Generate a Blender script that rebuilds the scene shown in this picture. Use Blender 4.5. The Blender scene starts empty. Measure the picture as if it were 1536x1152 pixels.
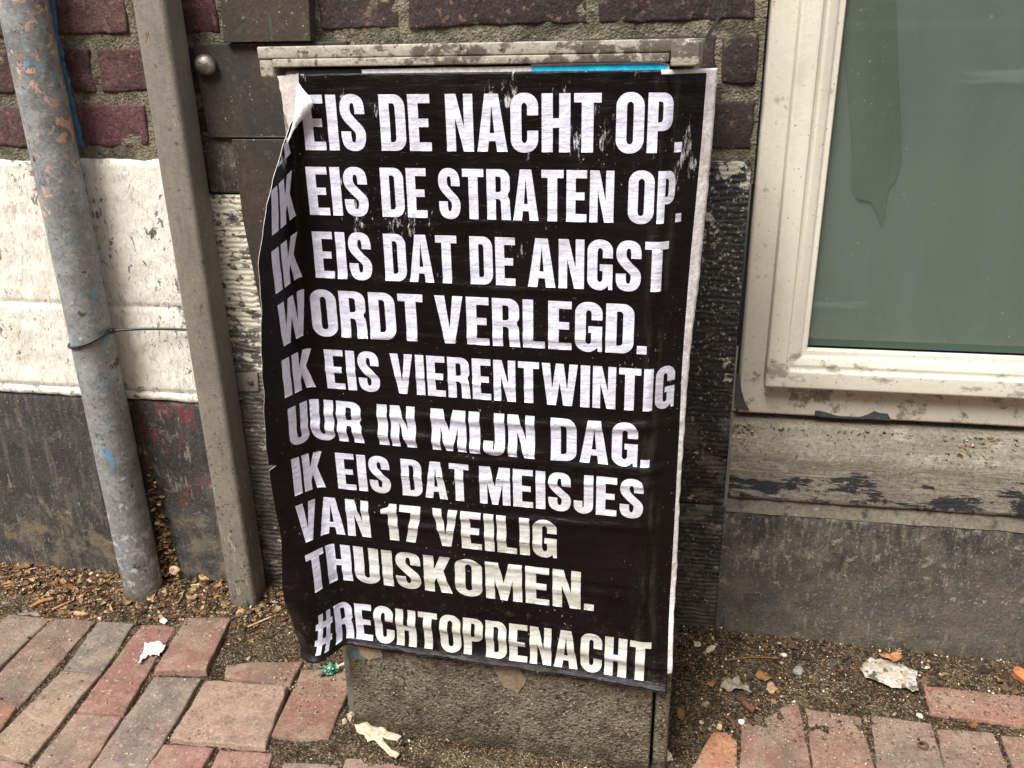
import bpy, bmesh, math, random
import numpy as np
from mathutils import Vector, Matrix, noise as mnoise
R = math.radians
scene = bpy.context.scene
col = scene.collection

# ---------------------------------------------------------------- camera
F = 1300.0                                   # focal length in pixels of the 1536 px wide photograph
PITCH, ROLL, YAW = 0.375477667, 0.0196633828, -0.186412019
cs, sn = math.cos, math.sin
_fwd = Vector((sn(YAW)*cs(PITCH), cs(YAW)*cs(PITCH), -sn(PITCH)))
_r0 = Vector((cs(YAW), -sn(YAW), 0)); _d0 = _fwd.cross(_r0)
_rt = cs(ROLL)*_r0 + sn(ROLL)*_d0; _dn = -sn(ROLL)*_r0 + cs(ROLL)*_d0
CAM = Vector((0, 0, 1.0))
cam_d = bpy.data.cameras.new('camera'); cam = bpy.data.objects.new('camera', cam_d); col.objects.link(cam)
m3 = Matrix((_rt, -_dn, -_fwd)).transposed()
cam.matrix_world = Matrix.Translation(CAM) @ m3.to_4x4()
cam_d.sensor_width = 36; cam_d.lens = 36*F/1536; cam_d.clip_start = .02; cam_d.clip_end = 400
scene.camera = cam

# ---------------------------------------------------------------- sky, sun, exposure
SUN_EL, SUN_AZ = R(55), math.atan2(-.55, -1.0)
world = bpy.data.worlds.new('World'); scene.world = world; world.use_nodes = True
wt = world.node_tree; bg = wt.nodes['Background']
sky = wt.nodes.new('ShaderNodeTexSky'); sky.sky_type = 'NISHITA'; sky.sun_disc = False
sky.sun_elevation = SUN_EL; sky.sun_rotation = SUN_AZ; sky.dust_density = 1.5; sky.air_density = 1.0
hs = wt.nodes.new('ShaderNodeHueSaturation'); hs.inputs['Saturation'].default_value = .0   # overcast: a grey sky
wt.links.new(sky.outputs[0], hs.inputs['Color']); wt.links.new(hs.outputs[0], bg.inputs[0]); bg.inputs[1].default_value = .115
sun_d = bpy.data.lights.new('sun', 'SUN'); sun = bpy.data.objects.new('sun', sun_d); col.objects.link(sun)
sun_d.energy = 2.3; sun_d.angle = R(30); sun_d.color = (1, .98, .945)
_sd = Vector((sn(SUN_AZ)*cs(SUN_EL), cs(SUN_AZ)*cs(SUN_EL), sn(SUN_EL)))
sun.rotation_euler = (-_sd).to_track_quat('-Z', 'Y').to_euler()
vs = scene.view_settings
vs.view_transform = 'Standard'; vs.look = 'None'; vs.gamma = 1; vs.use_curve_mapping = False; vs.exposure = 1.32

# ---------------------------------------------------------------- helpers: geometry
def ray(x, y):
    return _rt*((x-768)/F) + _dn*((y-576)/F) + _fwd
def on_ground(x, y, z=0.0):
    d = ray(x, y); return CAM + d*((z-CAM.z)/d.z)
def on_wall(x, y, Y=1.34):
    d = ray(x, y); return CAM + d*(Y/d.y)
def dirt_soft(x): return x

def tag(o, label=None, cat=None, group=None, kind=None):
    if label: o['label'] = label
    if cat: o['category'] = cat
    if group: o['group'] = group
    if kind: o['kind'] = kind
    return o
def empty(name, loc, label, cat, group=None, kind=None):
    o = bpy.data.objects.new(name, None); col.objects.link(o); o.location = loc; o.empty_display_size = .05
    return tag(o, label, cat, group, kind)
def wloc(o):
    v = Vector((0, 0, 0))
    while o: v = v + Vector(o.location); o = o.parent
    return v
def link_mesh(name, me, mats, parent=None, smooth=True, loc=None):
    """mesh in world coordinates -> object whose origin sits at its parent (or at loc)"""
    base = wloc(parent) if parent else Vector(loc) if loc is not None else Vector((0, 0, 0))
    if base.length > 0: me.transform(Matrix.Translation(-base))
    o = bpy.data.objects.new(name, me); col.objects.link(o)
    if parent: o.parent = parent
    else: o.location = base
    for m in (mats if isinstance(mats, (list, tuple)) else [mats]): me.materials.append(m)
    if smooth and me.polygons:
        me.polygons.foreach_set('use_smooth', [True]*len(me.polygons))
    me.update()
    return o
def from_bm(name, bm, mats, parent=None, smooth=True, loc=None, normals=True):
    if normals: bmesh.ops.recalc_face_normals(bm, faces=bm.faces)
    me = bpy.data.meshes.new(name); bm.to_mesh(me); bm.free()
    return link_mesh(name, me, mats, parent, smooth, loc)
def bevel_mod(o, w=.003, seg=3, ang=35):
    b = o.modifiers.new('bevel', 'BEVEL'); b.width = w; b.segments = seg; b.limit_method = 'ANGLE'; b.angle_limit = R(ang)
    b.harden_normals = False
    return o
def box(bm, a, b, M=None):
    vs_ = []
    for z in (a[2], b[2]):
        for x, y in ((a[0], a[1]), (b[0], a[1]), (b[0], b[1]), (a[0], b[1])):
            v = Vector((x, y, z)); vs_.append(bm.verts.new(M @ v if M else v))
    for f in ((0, 3, 2, 1), (4, 5, 6, 7), (0, 1, 5, 4), (1, 2, 6, 5), (2, 3, 7, 6), (3, 0, 4, 7)):
        bm.faces.new([vs_[i] for i in f])
def box_obj(name, a, b, mat, parent=None, bev=.003, M=None, seg=3):
    bm = bmesh.new(); box(bm, a, b, M); o = from_bm(name, bm, mat, parent, smooth=bool(bev))
    if bev: bevel_mod(o, bev, seg)
    return o
def tube(bm, pts, rad, n=12, cap=True):
    pts = [Vector(p) for p in pts]; rings = []
    up = None
    for i, p in enumerate(pts):
        t = (pts[min(i+1, len(pts)-1)] - pts[max(i-1, 0)]).normalized()
        if up is None:
            up = Vector((0, 0, 1)) if abs(t.z) < .9 else Vector((1, 0, 0))
        a = (up - t*up.dot(t)).normalized(); up = a; b = t.cross(a)
        r = rad[i] if isinstance(rad, (list, tuple)) else rad
        rings.append([bm.verts.new(p + a*(r*cs(2*math.pi*k/n)) + b*(r*sn(2*math.pi*k/n))) for k in range(n)])
    for i in range(len(rings)-1):
        for k in range(n):
            bm.faces.new((rings[i][k], rings[i][(k+1) % n], rings[i+1][(k+1) % n], rings[i+1][k]))
    if cap:
        bm.faces.new(rings[0][::-1]); bm.faces.new(rings[-1])
def extrude_profile(bm, prof, a0, a1, axis='x', n=1, M=None):
    """profile: list of 2d points in the plane normal to the axis, swept from a0 to a1, with caps"""
    rings = []
    for i in range(n+1):
        a = a0 + (a1-a0)*i/n; ring = []
        for p in prof:
            v = Vector((a, p[0], p[1])) if axis == 'x' else Vector((p[0], p[1], a)) if axis == 'z' else Vector((p[0], a, p[1]))
            ring.append(bm.verts.new(M @ v if M else v))
        rings.append(ring)
    m = len(prof)
    for i in range(n):
        for k in range(m):
            bm.faces.new((rings[i][k], rings[i][(k+1) % m], rings[i+1][(k+1) % m], rings[i+1][k]))
    bm.faces.new(rings[0]); bm.faces.new(rings[-1][::-1])
def nz(x, y, z=0.0, s=1.0):
    return mnoise.noise(Vector((x*s, y*s, z*s)))

# ---------------------------------------------------------------- helpers: materials
class Mat:
    def __init__(self, name):
        self.m = bpy.data.materials.new(name); self.m.use_nodes = True
        self.t = self.m.node_tree; self.b = self.t.nodes['Principled BSDF']
        self._pos = None
    def n(self, typ, **kw):
        nd = self.t.nodes.new(typ)
        for k, v in kw.items(): setattr(nd, k, v)
        return nd
    def L(self, a, b): self.t.links.new(a, b)
    def set(self, sock, v):
        if isinstance(v, bpy.types.NodeSocket): self.L(v, sock)
        else:
            if isinstance(v, (tuple, list)) and len(v) == 3 and sock.type == 'RGBA': v = (*v, 1)
            sock.default_value = v
    def pos(self, kind='pos'):
        if kind == 'pos': return self.n('ShaderNodeNewGeometry').outputs['Position']
        return self.n('ShaderNodeTexCoord').outputs['UV' if kind == 'uv' else 'Object']
    def map(self, kind='pos', st=(1, 1, 1), rot=(0, 0, 0), off=(0, 0, 0)):
        mp = self.n('ShaderNodeMapping'); self.L(self.pos(kind), mp.inputs[0])
        mp.inputs['Scale'].default_value = st; mp.inputs['Rotation'].default_value = rot; mp.inputs['Location'].default_value = off
        return mp.outputs[0]
    def noise(self, vec, scale, det=6, rough=.6, dist=0):
        nd = self.n('ShaderNodeTexNoise'); self.L(vec, nd.inputs['Vector'])
        nd.inputs['Scale'].default_value = scale; nd.inputs['Detail'].default_value = det
        nd.inputs['Roughness'].default_value = rough; nd.inputs['Distortion'].default_value = dist
        return nd.outputs[0]
    def voro(self, vec, scale, feat='F1', rnd=1):
        nd = self.n('ShaderNodeTexVoronoi', feature=feat); self.L(vec, nd.inputs['Vector'])
        nd.inputs['Scale'].default_value = scale; nd.inputs['Randomness'].default_value = rnd
        return nd.outputs['Distance']
    def wave(self, vec, scale, dist=1, det=2, dscale=1, direction='Z'):
        nd = self.n('ShaderNodeTexWave', wave_type='BANDS', bands_direction=direction); self.L(vec, nd.inputs['Vector'])
        nd.inputs['Scale'].default_value = scale; nd.inputs['Distortion'].default_value = dist*1.8
        nd.inputs['Detail'].default_value = det; nd.inputs['Detail Scale'].default_value = dscale
        return nd.outputs['Fac']
    def rng(self, fac, lo, hi, a=0., b=1.):
        nd = self.n('ShaderNodeMapRange', interpolation_type='SMOOTHSTEP'); self.set(nd.inputs[0], fac)
        if lo > hi: lo, hi, a, b = hi, lo, b, a
        for i, v in ((1, lo), (2, hi), (3, a), (4, b)): nd.inputs[i].default_value = v
        return nd.outputs[0]
    def math(self, op, a, b=0.0, c=None):
        nd = self.n('ShaderNodeMath', operation=op); self.set(nd.inputs[0], a); self.set(nd.inputs[1], b)
        if c is not None: self.set(nd.inputs[2], c)
        return nd.outputs[0]
    def axis(self, ax, kind='pos'):
        s = self.n('ShaderNodeSeparateXYZ'); self.L(self.pos(kind), s.inputs[0]); return s.outputs['XYZ'.index(ax.upper())]
    def mix(self, f, a, b):
        nd = self.n('ShaderNodeMix', data_type='RGBA'); self.set(nd.inputs[0], f); self.set(nd.inputs[6], a); self.set(nd.inputs[7], b)
        return nd.outputs[2]
    def mul(self, a, f):                      # colour times grey factor
        nd = self.n('ShaderNodeMix', data_type='RGBA', blend_type='MULTIPLY'); nd.inputs[0].default_value = 1
        self.set(nd.inputs[6], a)
        cb = self.n('ShaderNodeCombineColor'); [self.set(cb.inputs[i], f) for i in range(3)]
        self.L(cb.outputs[0], nd.inputs[7]); return nd.outputs[2]
    def attr(self, name):
        a = self.n('ShaderNodeAttribute'); a.attribute_name = name; return a.outputs['Color']

def weather(name, base, layers=(), rough=.7, spec=.4, metal=0., bumps=(), coord='pos', vary=.12, vscale=6., attr=None, fine=.22):
    """A surface with wear: base colour with slow variation, then layers of stain / paint / dirt with their own outlines.
    layer: dict(c, s, lo, hi, st, det, d, r, kind, z, x, y, amt, h, rough); bumps: (kind, scale, metres, stretch)"""
    M = Mat(name)
    colr = M.attr(attr) if attr else base
    v1 = M.noise(M.map(coord), vscale, 5, .65)
    colr = M.mul(colr, M.rng(v1, .25, .75, 1-vary, 1+vary))
    if fine:
        v2 = M.noise(M.map(coord, (1, 1, 1), (0, 0, 0), (4, 4, 4)), 170, 4, .75); colr = M.mul(colr, M.rng(v2, .32, .68, 1-fine, 1+fine))
    rgh = rough; height = None
    def addh(hh):
        nonlocal height
        height = hh if height is None else M.math('ADD', height, hh)
    for i, l in enumerate(layers):
        vec = M.map(coord, l.get('st', (1, 1, 1)), l.get('rot', (0, 0, 0)), (i*3.17+l.get('seed', 0), i*1.31, i*2.23))
        k = l.get('kind', 'noise')
        if k == 'noise': fac = M.noise(vec, l['s'], l.get('det', 8), l.get('r', .65), l.get('d', 0))
        elif k == 'voro': fac = M.voro(vec, l['s'])
        elif k == 'crack': fac = M.voro(vec, l['s'], 'DISTANCE_TO_EDGE')
        elif k == 'wave': fac = M.wave(vec, l['s'], l.get('d', 1), 3, l.get('ds', 1), l.get('dir', 'Z'))
        else: fac = 1.0
        lo, hi = l.get('lo', .5), l.get('hi', .6)
        bias = None
        for ax in 'xyz':                      # stains that get denser towards an edge: shift the threshold
            if ax in l:
                a0, a1 = l[ax]; g = M.rng(M.axis(ax, coord if coord == 'uv' else 'pos'), a0, a1)
                bias = g if bias is None else M.math('MULTIPLY', bias, g)
        if 'zone' in l:                       # patchy wear: gathered in some areas, absent in others
            g = M.rng(M.noise(M.map(coord, (1, 1, .7), (0, 0, 0), (i*5.1, 2.2, 7.7+l.get('seed', 0))), l['zone'], 3, .6), .44, .62)
            bias = g if bias is None else M.math('MULTIPLY', bias, g)
        if bias is not None and k != 'all':
            fac = M.math('ADD', fac, M.math('MULTIPLY', M.math('SUBTRACT', bias, 1.0), l.get('bias', .5) * (1 if hi > lo else -1)))
        mk = M.rng(fac, lo, hi) if k != 'all' else bias
        if l.get('amt', 1) != 1: mk = M.math('MULTIPLY', mk, l['amt'])
        colr = M.mix(mk, colr, l['c'])
        if 'rough' in l:
            a = M.math('MULTIPLY', mk, l['rough']); b = M.math('MULTIPLY', M.math('SUBTRACT', 1.0, mk), rgh); rgh = M.math('ADD', a, b)
        if 'h' in l: addh(M.math('MULTIPLY', mk, l['h']))
    for kind, s, amp, *rest in bumps:
        st = rest[0] if rest else (1, 1, 1)
        vec = M.map(coord, st, (0, 0, 0), (s*.37, s*.11, .7))
        if kind == 'noise': f = M.noise(vec, s, 6, .65)
        elif kind == 'voro': f = M.voro(vec, s)
        elif kind == 'waveZ': f = M.wave(vec, s, 2.5, 3, 1.2, 'Z')
        elif kind == 'waveX': f = M.wave(vec, s, 2.5, 3, 1.2, 'X')
        addh(M.math('MULTIPLY', f, amp))
    M.set(M.b.inputs['Base Color'], colr); M.set(M.b.inputs['Roughness'], rgh)
    M.b.inputs['Specular IOR Level'].default_value = spec; M.b.inputs['Metallic'].default_value = metal
    if height is not None:
        bp = M.n('ShaderNodeBump'); bp.inputs['Strength'].default_value = 1; bp.inputs['Distance'].default_value = 1
        M.L(height, bp.inputs['Height']); M.L(bp.outputs[0], M.b.inputs['Normal'])
    return M.m

# ---------------------------------------------------------------- materials
DIRT = (.085, .062, .042)
# brickwork: one colour per brick stored on the mesh
m_brick = weather('brick', None, [
    dict(c=(.035, .028, .025), s=14, lo=.52, hi=.64, st=(1, 1, 1.6), amt=.7),
    dict(c=(.20, .17, .13), s=45, lo=.60, hi=.67, amt=.6),
    dict(c=(.25, .13, .10), s=70, lo=.565, hi=.66, amt=.65),
    dict(c=(.02, .015, .013), s=150, lo=.585, hi=.64, amt=.75)],
    rough=.85, spec=.25, attr='bcol', vary=.3, vscale=22, fine=.3,
    bumps=[('noise', 60, .0035), ('noise', 220, .0022), ('noise', 14, .004)])
m_mortar = weather('mortar', (.165, .145, .105), [
    dict(c=(.075, .068, .045), s=26, lo=.47, hi=.62, amt=.8), dict(c=(.29, .26, .20), s=90, lo=.55, hi=.64, amt=.7),
    dict(c=(.03, .025, .02), s=170, lo=.57, hi=.63, amt=.75)], rough=.95, spec=.1, vary=.25, vscale=12, fine=.3,
    bumps=[('noise', 110, .0032), ('noise', 30, .006), ('voro', 260, .002)])
m_white = weather('peeling_white_paint', (.75, .715, .625), [
    dict(c=(.63, .58, .475), s=12, lo=.5, hi=.64, amt=.5, st=(1.4, 1, .7)),
    dict(c=(.52, .43, .29), s=6, lo=.57, hi=.70, amt=.4),
    dict(c=(.54, .48, .385), s=75, lo=.53, hi=.59, st=(1.4, 1, .6), amt=.6, h=-.0005, zone=5, bias=.06),
    dict(c=(.20, .185, .17), s=120, lo=.575, hi=.62, st=(1.2, 1, .6), h=-.001, d=.8, zone=9, bias=.09),
    dict(c=(.21, .20, .205), s=48, lo=.565, hi=.585, st=(1.2, 1, .65), h=-.001, d=1.4, zone=7, bias=.12, seed=2),
    dict(c=(.13, .12, .11), s=24, lo=.60, hi=.615, st=(1.3, 1, .7), h=-.001, d=1, zone=6, bias=.10, seed=4),
    dict(c=(.20, .17, .135), s=70, lo=.54, hi=.62, z=(.45, .41), bias=.30, amt=.8),
    dict(c=(.33, .27, .19), s=20, lo=.5, hi=.62, st=(2, 1, .3), z=(.40, .50), bias=.0, zone=4, amt=.0),
    dict(c=(.30, .25, .18), s=30, lo=.5, hi=.6, z=(.80, .835), bias=.30, amt=.7)],
    rough=.6, spec=.3, vary=.07, vscale=9, fine=.06,
    bumps=[('noise', 70, .0026, (1.6, 1, .4)), ('noise', 22, .004, (1, 1, .6)), ('noise', 190, .0012, (1.4, 1, .6))])
m_plinth_dark = weather('worn_black_paint_on_stone', (.050, .046, .041), [
    dict(c=(.12, .105, .085), s=34, lo=.50, hi=.66, st=(1.8, 1, .22), amt=.7),
    dict(c=(.26, .23, .185), s=70, lo=.57, hi=.62, st=(1.5, 1, .4), amt=.6, zone=6, bias=.08),
    dict(c=(.20, .17, .13), s=12, lo=.57, hi=.63, amt=.45, d=1.5),
    dict(c=(.22, .035, .05), s=30, lo=.545, hi=.59, x=(-1.02, -.95), z=(.10, .25), bias=.14, amt=.45, st=(1.3, 1, .7)),
    dict(c=(.165, .132, .09), s=26, lo=.40, hi=.62, z=(.34, .03), bias=.34, amt=.9),
    dict(c=(.38, .33, .25), s=230, lo=.61, hi=.66, amt=.6)], rough=.8, spec=.22, vary=.3, vscale=8, fine=.25,
    bumps=[('noise', 60, .003, (2.2, 1, .3)), ('noise', 150, .002)])
m_plinth_right = weather('weathered_grey_stone', (.082, .071, .057), [
    dict(c=(.125, .108, .082), s=18, lo=.44, hi=.62, amt=.7),
    dict(c=(.185, .162, .122), s=60, lo=.505, hi=.575, st=(1.6, 1, .5), z=(.0, .27), bias=.07, amt=.75, zone=5),
    dict(c=(.26, .23, .18), s=75, lo=.55, hi=.585, st=(1.7, 1, .36), z=(.14, .25), x=(.10, .50), bias=.15, amt=.85, zone=8),
    dict(c=(.26, .235, .185), s=50, lo=.59, hi=.615, z=(.05, .26), bias=.05, amt=.75),
    dict(c=(.032, .032, .032), s=18, lo=.49, hi=.60, st=(1.6, 1, .5), z=(.10, .25), bias=.16, amt=.8),
    dict(c=(.135, .108, .072), s=32, lo=.42, hi=.62, z=(.13, .0), bias=.32, amt=.9),
    dict(c=(.40, .35, .27), s=230, lo=.61, hi=.66, amt=.7), dict(c=(.022, .019, .015), s=160, lo=.60, hi=.66, amt=.6)], rough=.88, spec=.2, vary=.3, vscale=10,
    bumps=[('noise', 65, .0028, (1.8, 1, .45)), ('noise', 170, .0024), ('noise', 16, .003)])
m_ledge = weather('pale_mortar_ledge', (.17, .15, .115), [
    dict(c=(.06, .055, .045), s=40, lo=.5, hi=.65), dict(c=(.30, .27, .21), s=90, lo=.6, hi=.7)],
    rough=.9, spec=.2, vary=.25, bumps=[('noise', 120, .002)])
m_pilaster = weather('combed_black_stone', (.020, .0195, .0195), [
    dict(c=(.09, .082, .068), s=70, lo=.52, hi=.62, st=(.35, 1, 1.8), amt=.5),
    dict(c=(.42, .385, .31), s=24, lo=.535, hi=.555, det=5, z=(.66, .81), bias=.12),
    dict(c=(.38, .35, .29), s=130, lo=.575, hi=.62, z=(.35, .70), bias=.05),
    dict(c=(.17, .15, .12), s=26, lo=.5, hi=.6, z=(.5, .40), bias=.3, amt=.5),
    dict(c=(.26, .22, .165), s=170, lo=.585, hi=.65, amt=.8),
    dict(c=(.115, .095, .066), s=30, lo=.40, hi=.58, z=(.36, .05), bias=.3, amt=.85)], rough=.62, spec=.35, vary=.3, vscale=14,
    bumps=[('waveZ', 36, .0009), ('noise', 150, .0024)])
m_pilaster_left = weather('combed_stone_flaking_white', (.15, .135, .11), [
    dict(c=(.62, .57, .45), s=40, lo=.42, hi=.46, z=(.40, .62), bias=.16, st=(1, 1, 1.6), h=.001),
    dict(c=(.035, .032, .03), s=60, lo=.57, hi=.61, st=(.6, 1, 1.5), amt=.85),
    dict(c=(.05, .042, .034), s=16, lo=.44, hi=.58, z=(.45, .2), bias=.25, amt=.8)], rough=.8, spec=.25, vary=.25, vscale=12,
    bumps=[('waveZ', 34, .0012), ('noise', 120, .002)])
m_sill = weather('weathered_sill', (.215, .188, .146), [
    dict(c=(.15, .132, .104), s=22, lo=.46, hi=.64, st=(.4, 1, 1.6), amt=.6),
    dict(c=(.44, .40, .325), s=14, lo=.56, hi=.62, st=(.8, 1, 1.3), z=(.33, .385), x=(.23, .15), bias=.2),
    dict(c=(.030, .032, .035), s=13, lo=.495, hi=.512, st=(.5, 1, 1.5), z=(.385, .315), bias=.25, det=11, r=.72, h=.0008, rough=.45),
    dict(c=(.29, .262, .21), s=90, lo=.575, hi=.62, st=(.2, 1, 1.6), amt=.7),
    dict(c=(.30, .27, .215), s=34, lo=.60, hi=.62, st=(.8, 1, 1.2), amt=.85),
    dict(c=(.07, .06, .05), s=110, lo=.585, hi=.63, amt=.6), dict(c=(.05, .042, .035), s=170, lo=.60, hi=.65, amt=.7)], rough=.85, spec=.2, vary=.2, vscale=10,
    bumps=[('noise', 110, .0022, (.12, 1, 1.5)), ('noise', 160, .0018)])
m_frame = weather('cream_gloss_paint', (.545, .507, .415), [
    dict(c=(.47, .41, .31), s=12, lo=.55, hi=.68, amt=.4),
    dict(c=(.20, .16, .11), s=38, lo=.60, hi=.68, amt=.5),
    dict(c=(.12, .095, .065), s=42, lo=.51, hi=.62, z=(.56, .46), bias=.16, amt=.75),
    dict(c=(.06, .05, .04), s=9, lo=.655, hi=.665, det=7, x=(.135, .112), bias=.1),
    dict(c=(.09, .07, .05), s=170, lo=.63, hi=.67, amt=.8),
    dict(c=(.13, .13, .12), s=120, lo=.5, hi=.62, x=(.118, .14), z=(.72, .76), bias=.0, amt=0.0)],
    rough=.42, spec=.4, vary=.05, vscale=8, fine=.035, bumps=[('noise', 40, .0010, (1, 1, .5)), ('noise', 160, .0003)])
m_sash = weather('cream_sash_paint', (.585, .548, .455), [
    dict(c=(.46, .40, .29), s=14, lo=.55, hi=.74, amt=.45),
    dict(c=(.16, .13, .10), s=36, lo=.51, hi=.62, z=(.60, .515), st=(.6, 1, 1), bias=.15, amt=.7),
    dict(c=(.10, .08, .06), s=170, lo=.63, hi=.67, amt=.8)],
    rough=.38, spec=.4, vary=.04, vscale=8, fine=.03, bumps=[('noise', 50, .0007), ('noise', 160, .0002)])
m_undercoat = weather('dark_undercoat', (.05, .055, .058), [dict(c=(.15, .14, .12), s=60, lo=.6, hi=.7, amt=.6)], rough=.6, bumps=[('noise', 90, .001)])
m_blind = weather('green_blind', (.082, .118, .088), rough=.9, spec=.1, vary=.02, vscale=3, fine=0)
m_reflection = weather('dark_green_reflection', (.048, .085, .045), [dict(c=(.055, .085, .047), s=6, lo=.4, hi=.7, st=(2, 1, .3), amt=.7)], rough=.95, spec=.05, vary=.05, fine=0)  # stands in for a dark mirrored silhouette in the window pane
m_copper = weather('brown_sheet_copper', (.055, .042, .031), [
    dict(c=(.036, .034, .027), s=8, lo=.45, hi=.62, st=(1, 1, .6), amt=.8),
    dict(c=(.095, .032, .024), s=11, lo=.56, hi=.68, st=(1.6, 1, .5), amt=.6),
    dict(c=(.075, .125, .105), s=34, lo=.63, hi=.67, st=(1.8, 1, .4), amt=.4),
    dict(c=(.10, .08, .06), s=60, lo=.56, hi=.66, amt=.45),
    dict(c=(.38, .35, .30), s=150, lo=.645, hi=.675, amt=.8)], rough=.5, spec=.3, metal=0, vary=.2, vscale=7,
    bumps=[('noise', 9, .003), ('noise', 90, .0008)])
m_galv = weather('galvanised_steel', (.215, .218, .212), [
    dict(c=(.32, .325, .32), s=30, lo=.5, hi=.60, amt=.6), dict(c=(.115, .118, .115), s=13, lo=.5, hi=.63, amt=.75),
    dict(c=(.22, .185, .145), s=17, lo=.54, hi=.62, amt=.6),
    dict(c=(.56, .34, .24), s=34, lo=.565, hi=.59, z=(.60, .85), bias=.09, d=1.5, amt=.9),
    dict(c=(.12, .27, .42), s=26, lo=.635, hi=.65, st=(1.6, 1.6, .7), d=.6),
    dict(c=(.075, .055, .035), s=32, lo=.625, hi=.66),
    dict(c=(.52, .52, .51), s=60, lo=.53, hi=.60, z=(.30, .10), bias=.08, amt=.75),
    dict(c=(.14, .115, .08), s=40, lo=.42, hi=.58, z=(.13, .0), bias=.35, amt=.85),
    dict(c=(.05, .045, .04), s=140, lo=.60, hi=.65, amt=.8)], rough=.52, spec=.45, metal=.1, vary=.15, vscale=12,
    bumps=[('noise', 18, .0025), ('noise', 110, .0010)])
m_post = weather('taupe_painted_steel', (.200, .176, .146), [
    dict(c=(.155, .136, .112), s=20, lo=.46, hi=.62, st=(1, 1, .4), amt=.6),
    dict(c=(.25, .22, .182), s=40, lo=.55, hi=.66, st=(1.4, 1.4, .5), amt=.5),
    dict(c=(.13, .07, .032), s=40, lo=.645, hi=.665, st=(1.3, 1.3, .6), amt=.85),
    dict(c=(.055, .045, .035), s=140, lo=.57, hi=.61, z=(.70, .02), bias=.05, amt=.85),
    dict(c=(.34, .29, .22), s=60, lo=.575, hi=.60, st=(2, 2, .6), z=(.34, .08), bias=.08),
    dict(c=(.10, .085, .065), s=14, lo=.54, hi=.66, st=(2.5, 2.5, .15), amt=.35),
    dict(c=(.12, .095, .062), s=45, lo=.45, hi=.6, z=(.10, .0), bias=.4, amt=.8)], rough=.5, spec=.35, vary=.1, vscale=6, fine=.12,
    bumps=[('noise', 60, .0008), ('noise', 220, .0005)])
m_cabinet = weather('dirty_beige_metal', (.36, .33, .265), [
    dict(c=(.22, .195, .155), s=20, lo=.47, hi=.64, amt=.6),
    dict(c=(.065, .048, .035), s=42, lo=.455, hi=.53, x=(-.46, -.20), bias=.13, st=(.7, 1, 1.1), amt=.85, h=-.0004),
    dict(c=(.42, .39, .33), s=60, lo=.56, hi=.62, amt=.8),
    dict(c=(.16, .08, .035), s=44, lo=.62, hi=.66, amt=.85),
    dict(c=(.03, .025, .02), s=130, lo=.585, hi=.63, amt=.85)], rough=.6, spec=.3, vary=.12, vscale=14, fine=.12,
    bumps=[('noise', 60, .0012), ('noise', 200, .0010)])
m_cab_body = weather('grey_green_metal', (.20, .19, .155), [
    dict(c=(.10, .09, .07), s=16, lo=.45, hi=.62, amt=.8), dict(c=(.30, .28, .24), s=40, lo=.62, hi=.7, amt=.7)],
    rough=.6, spec=.35, vary=.2, vscale=12, bumps=[('noise', 80, .001)])
m_cab_base = weather('mud_splashed_metal', (.150, .120, .086), [
    dict(c=(.20, .165, .12), s=14, lo=.45, hi=.62, amt=.75), dict(c=(.07, .054, .038), s=32, lo=.50, hi=.62, amt=.7),
    dict(c=(.30, .225, .14), s=20, lo=.60, hi=.64, z=(.08, .17), bias=.08, amt=.8),
    dict(c=(.028, .022, .017), s=170, lo=.545, hi=.60, amt=.85), dict(c=(.44, .37, .28), s=210, lo=.595, hi=.64, amt=.85),
    dict(c=(.075, .058, .038), s=34, lo=.40, hi=.56, z=(.075, .0), bias=.32, amt=.9)],
    rough=.95, spec=.1, vary=.25, vscale=10, fine=.35, bumps=[('noise', 150, .0045), ('noise', 45, .003), ('voro', 260, .002)])
m_paver = weather('clay_paver', None, [
    dict(c=(.275, .215, .155), s=13, lo=.46, hi=.62, amt=.55), dict(c=(.13, .105, .08), s=11, lo=.50, hi=.64, amt=.55),
    dict(c=(.29, .125, .088), s=18, lo=.55, hi=.66, amt=.4),
    dict(c=(.095, .078, .056), s=70, lo=.56, hi=.66, amt=.5), dict(c=(.46, .39, .31), s=160, lo=.60, hi=.65, amt=.65),
    dict(c=(.04, .032, .024), s=230, lo=.61, hi=.65, amt=.65)], rough=.9, spec=.15, attr='bcol', vary=.18, vscale=26, fine=.2,
    bumps=[('noise', 260, .0014), ('noise', 70, .0022)])
m_dirt = weather('street_dirt', (.068, .046, .028), [
    dict(c=(.13, .095, .058), s=20, lo=.46, hi=.62, amt=.8), dict(c=(.026, .018, .011), s=36, lo=.50, hi=.62, amt=.8),
    dict(c=(.27, .20, .125), s=200, lo=.54, hi=.61, amt=.85), dict(c=(.014, .010, .007), s=150, lo=.55, hi=.62, amt=.8),
    dict(c=(.46, .39, .28), s=360, lo=.595, hi=.635, amt=.85)], rough=.95, spec=.1, vary=.25, vscale=10, fine=.35,
    bumps=[('noise', 120, .008), ('voro', 240, .005), ('noise', 40, .008)])
m_litter = weather('litter', None, [dict(c=(.03, .022, .015), s=160, lo=.55, hi=.7, amt=.5)], rough=.85, spec=.2, attr='bcol', vary=.25, vscale=200)
m_black_plastic = weather('black_plastic', (.012, .012, .013), [dict(c=(.07, .06, .05), s=90, lo=.6, hi=.7, amt=.5)], rough=.45, spec=.5)
m_bolt = weather('oxidised_bolt', (.13, .105, .09), [dict(c=(.30, .26, .23), s=40, lo=.52, hi=.62), dict(c=(.05, .04, .03), s=60, lo=.55, hi=.65)],
    rough=.42, metal=.5, bumps=[('noise', 60, .002), ('noise', 160, .0008)])
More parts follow.
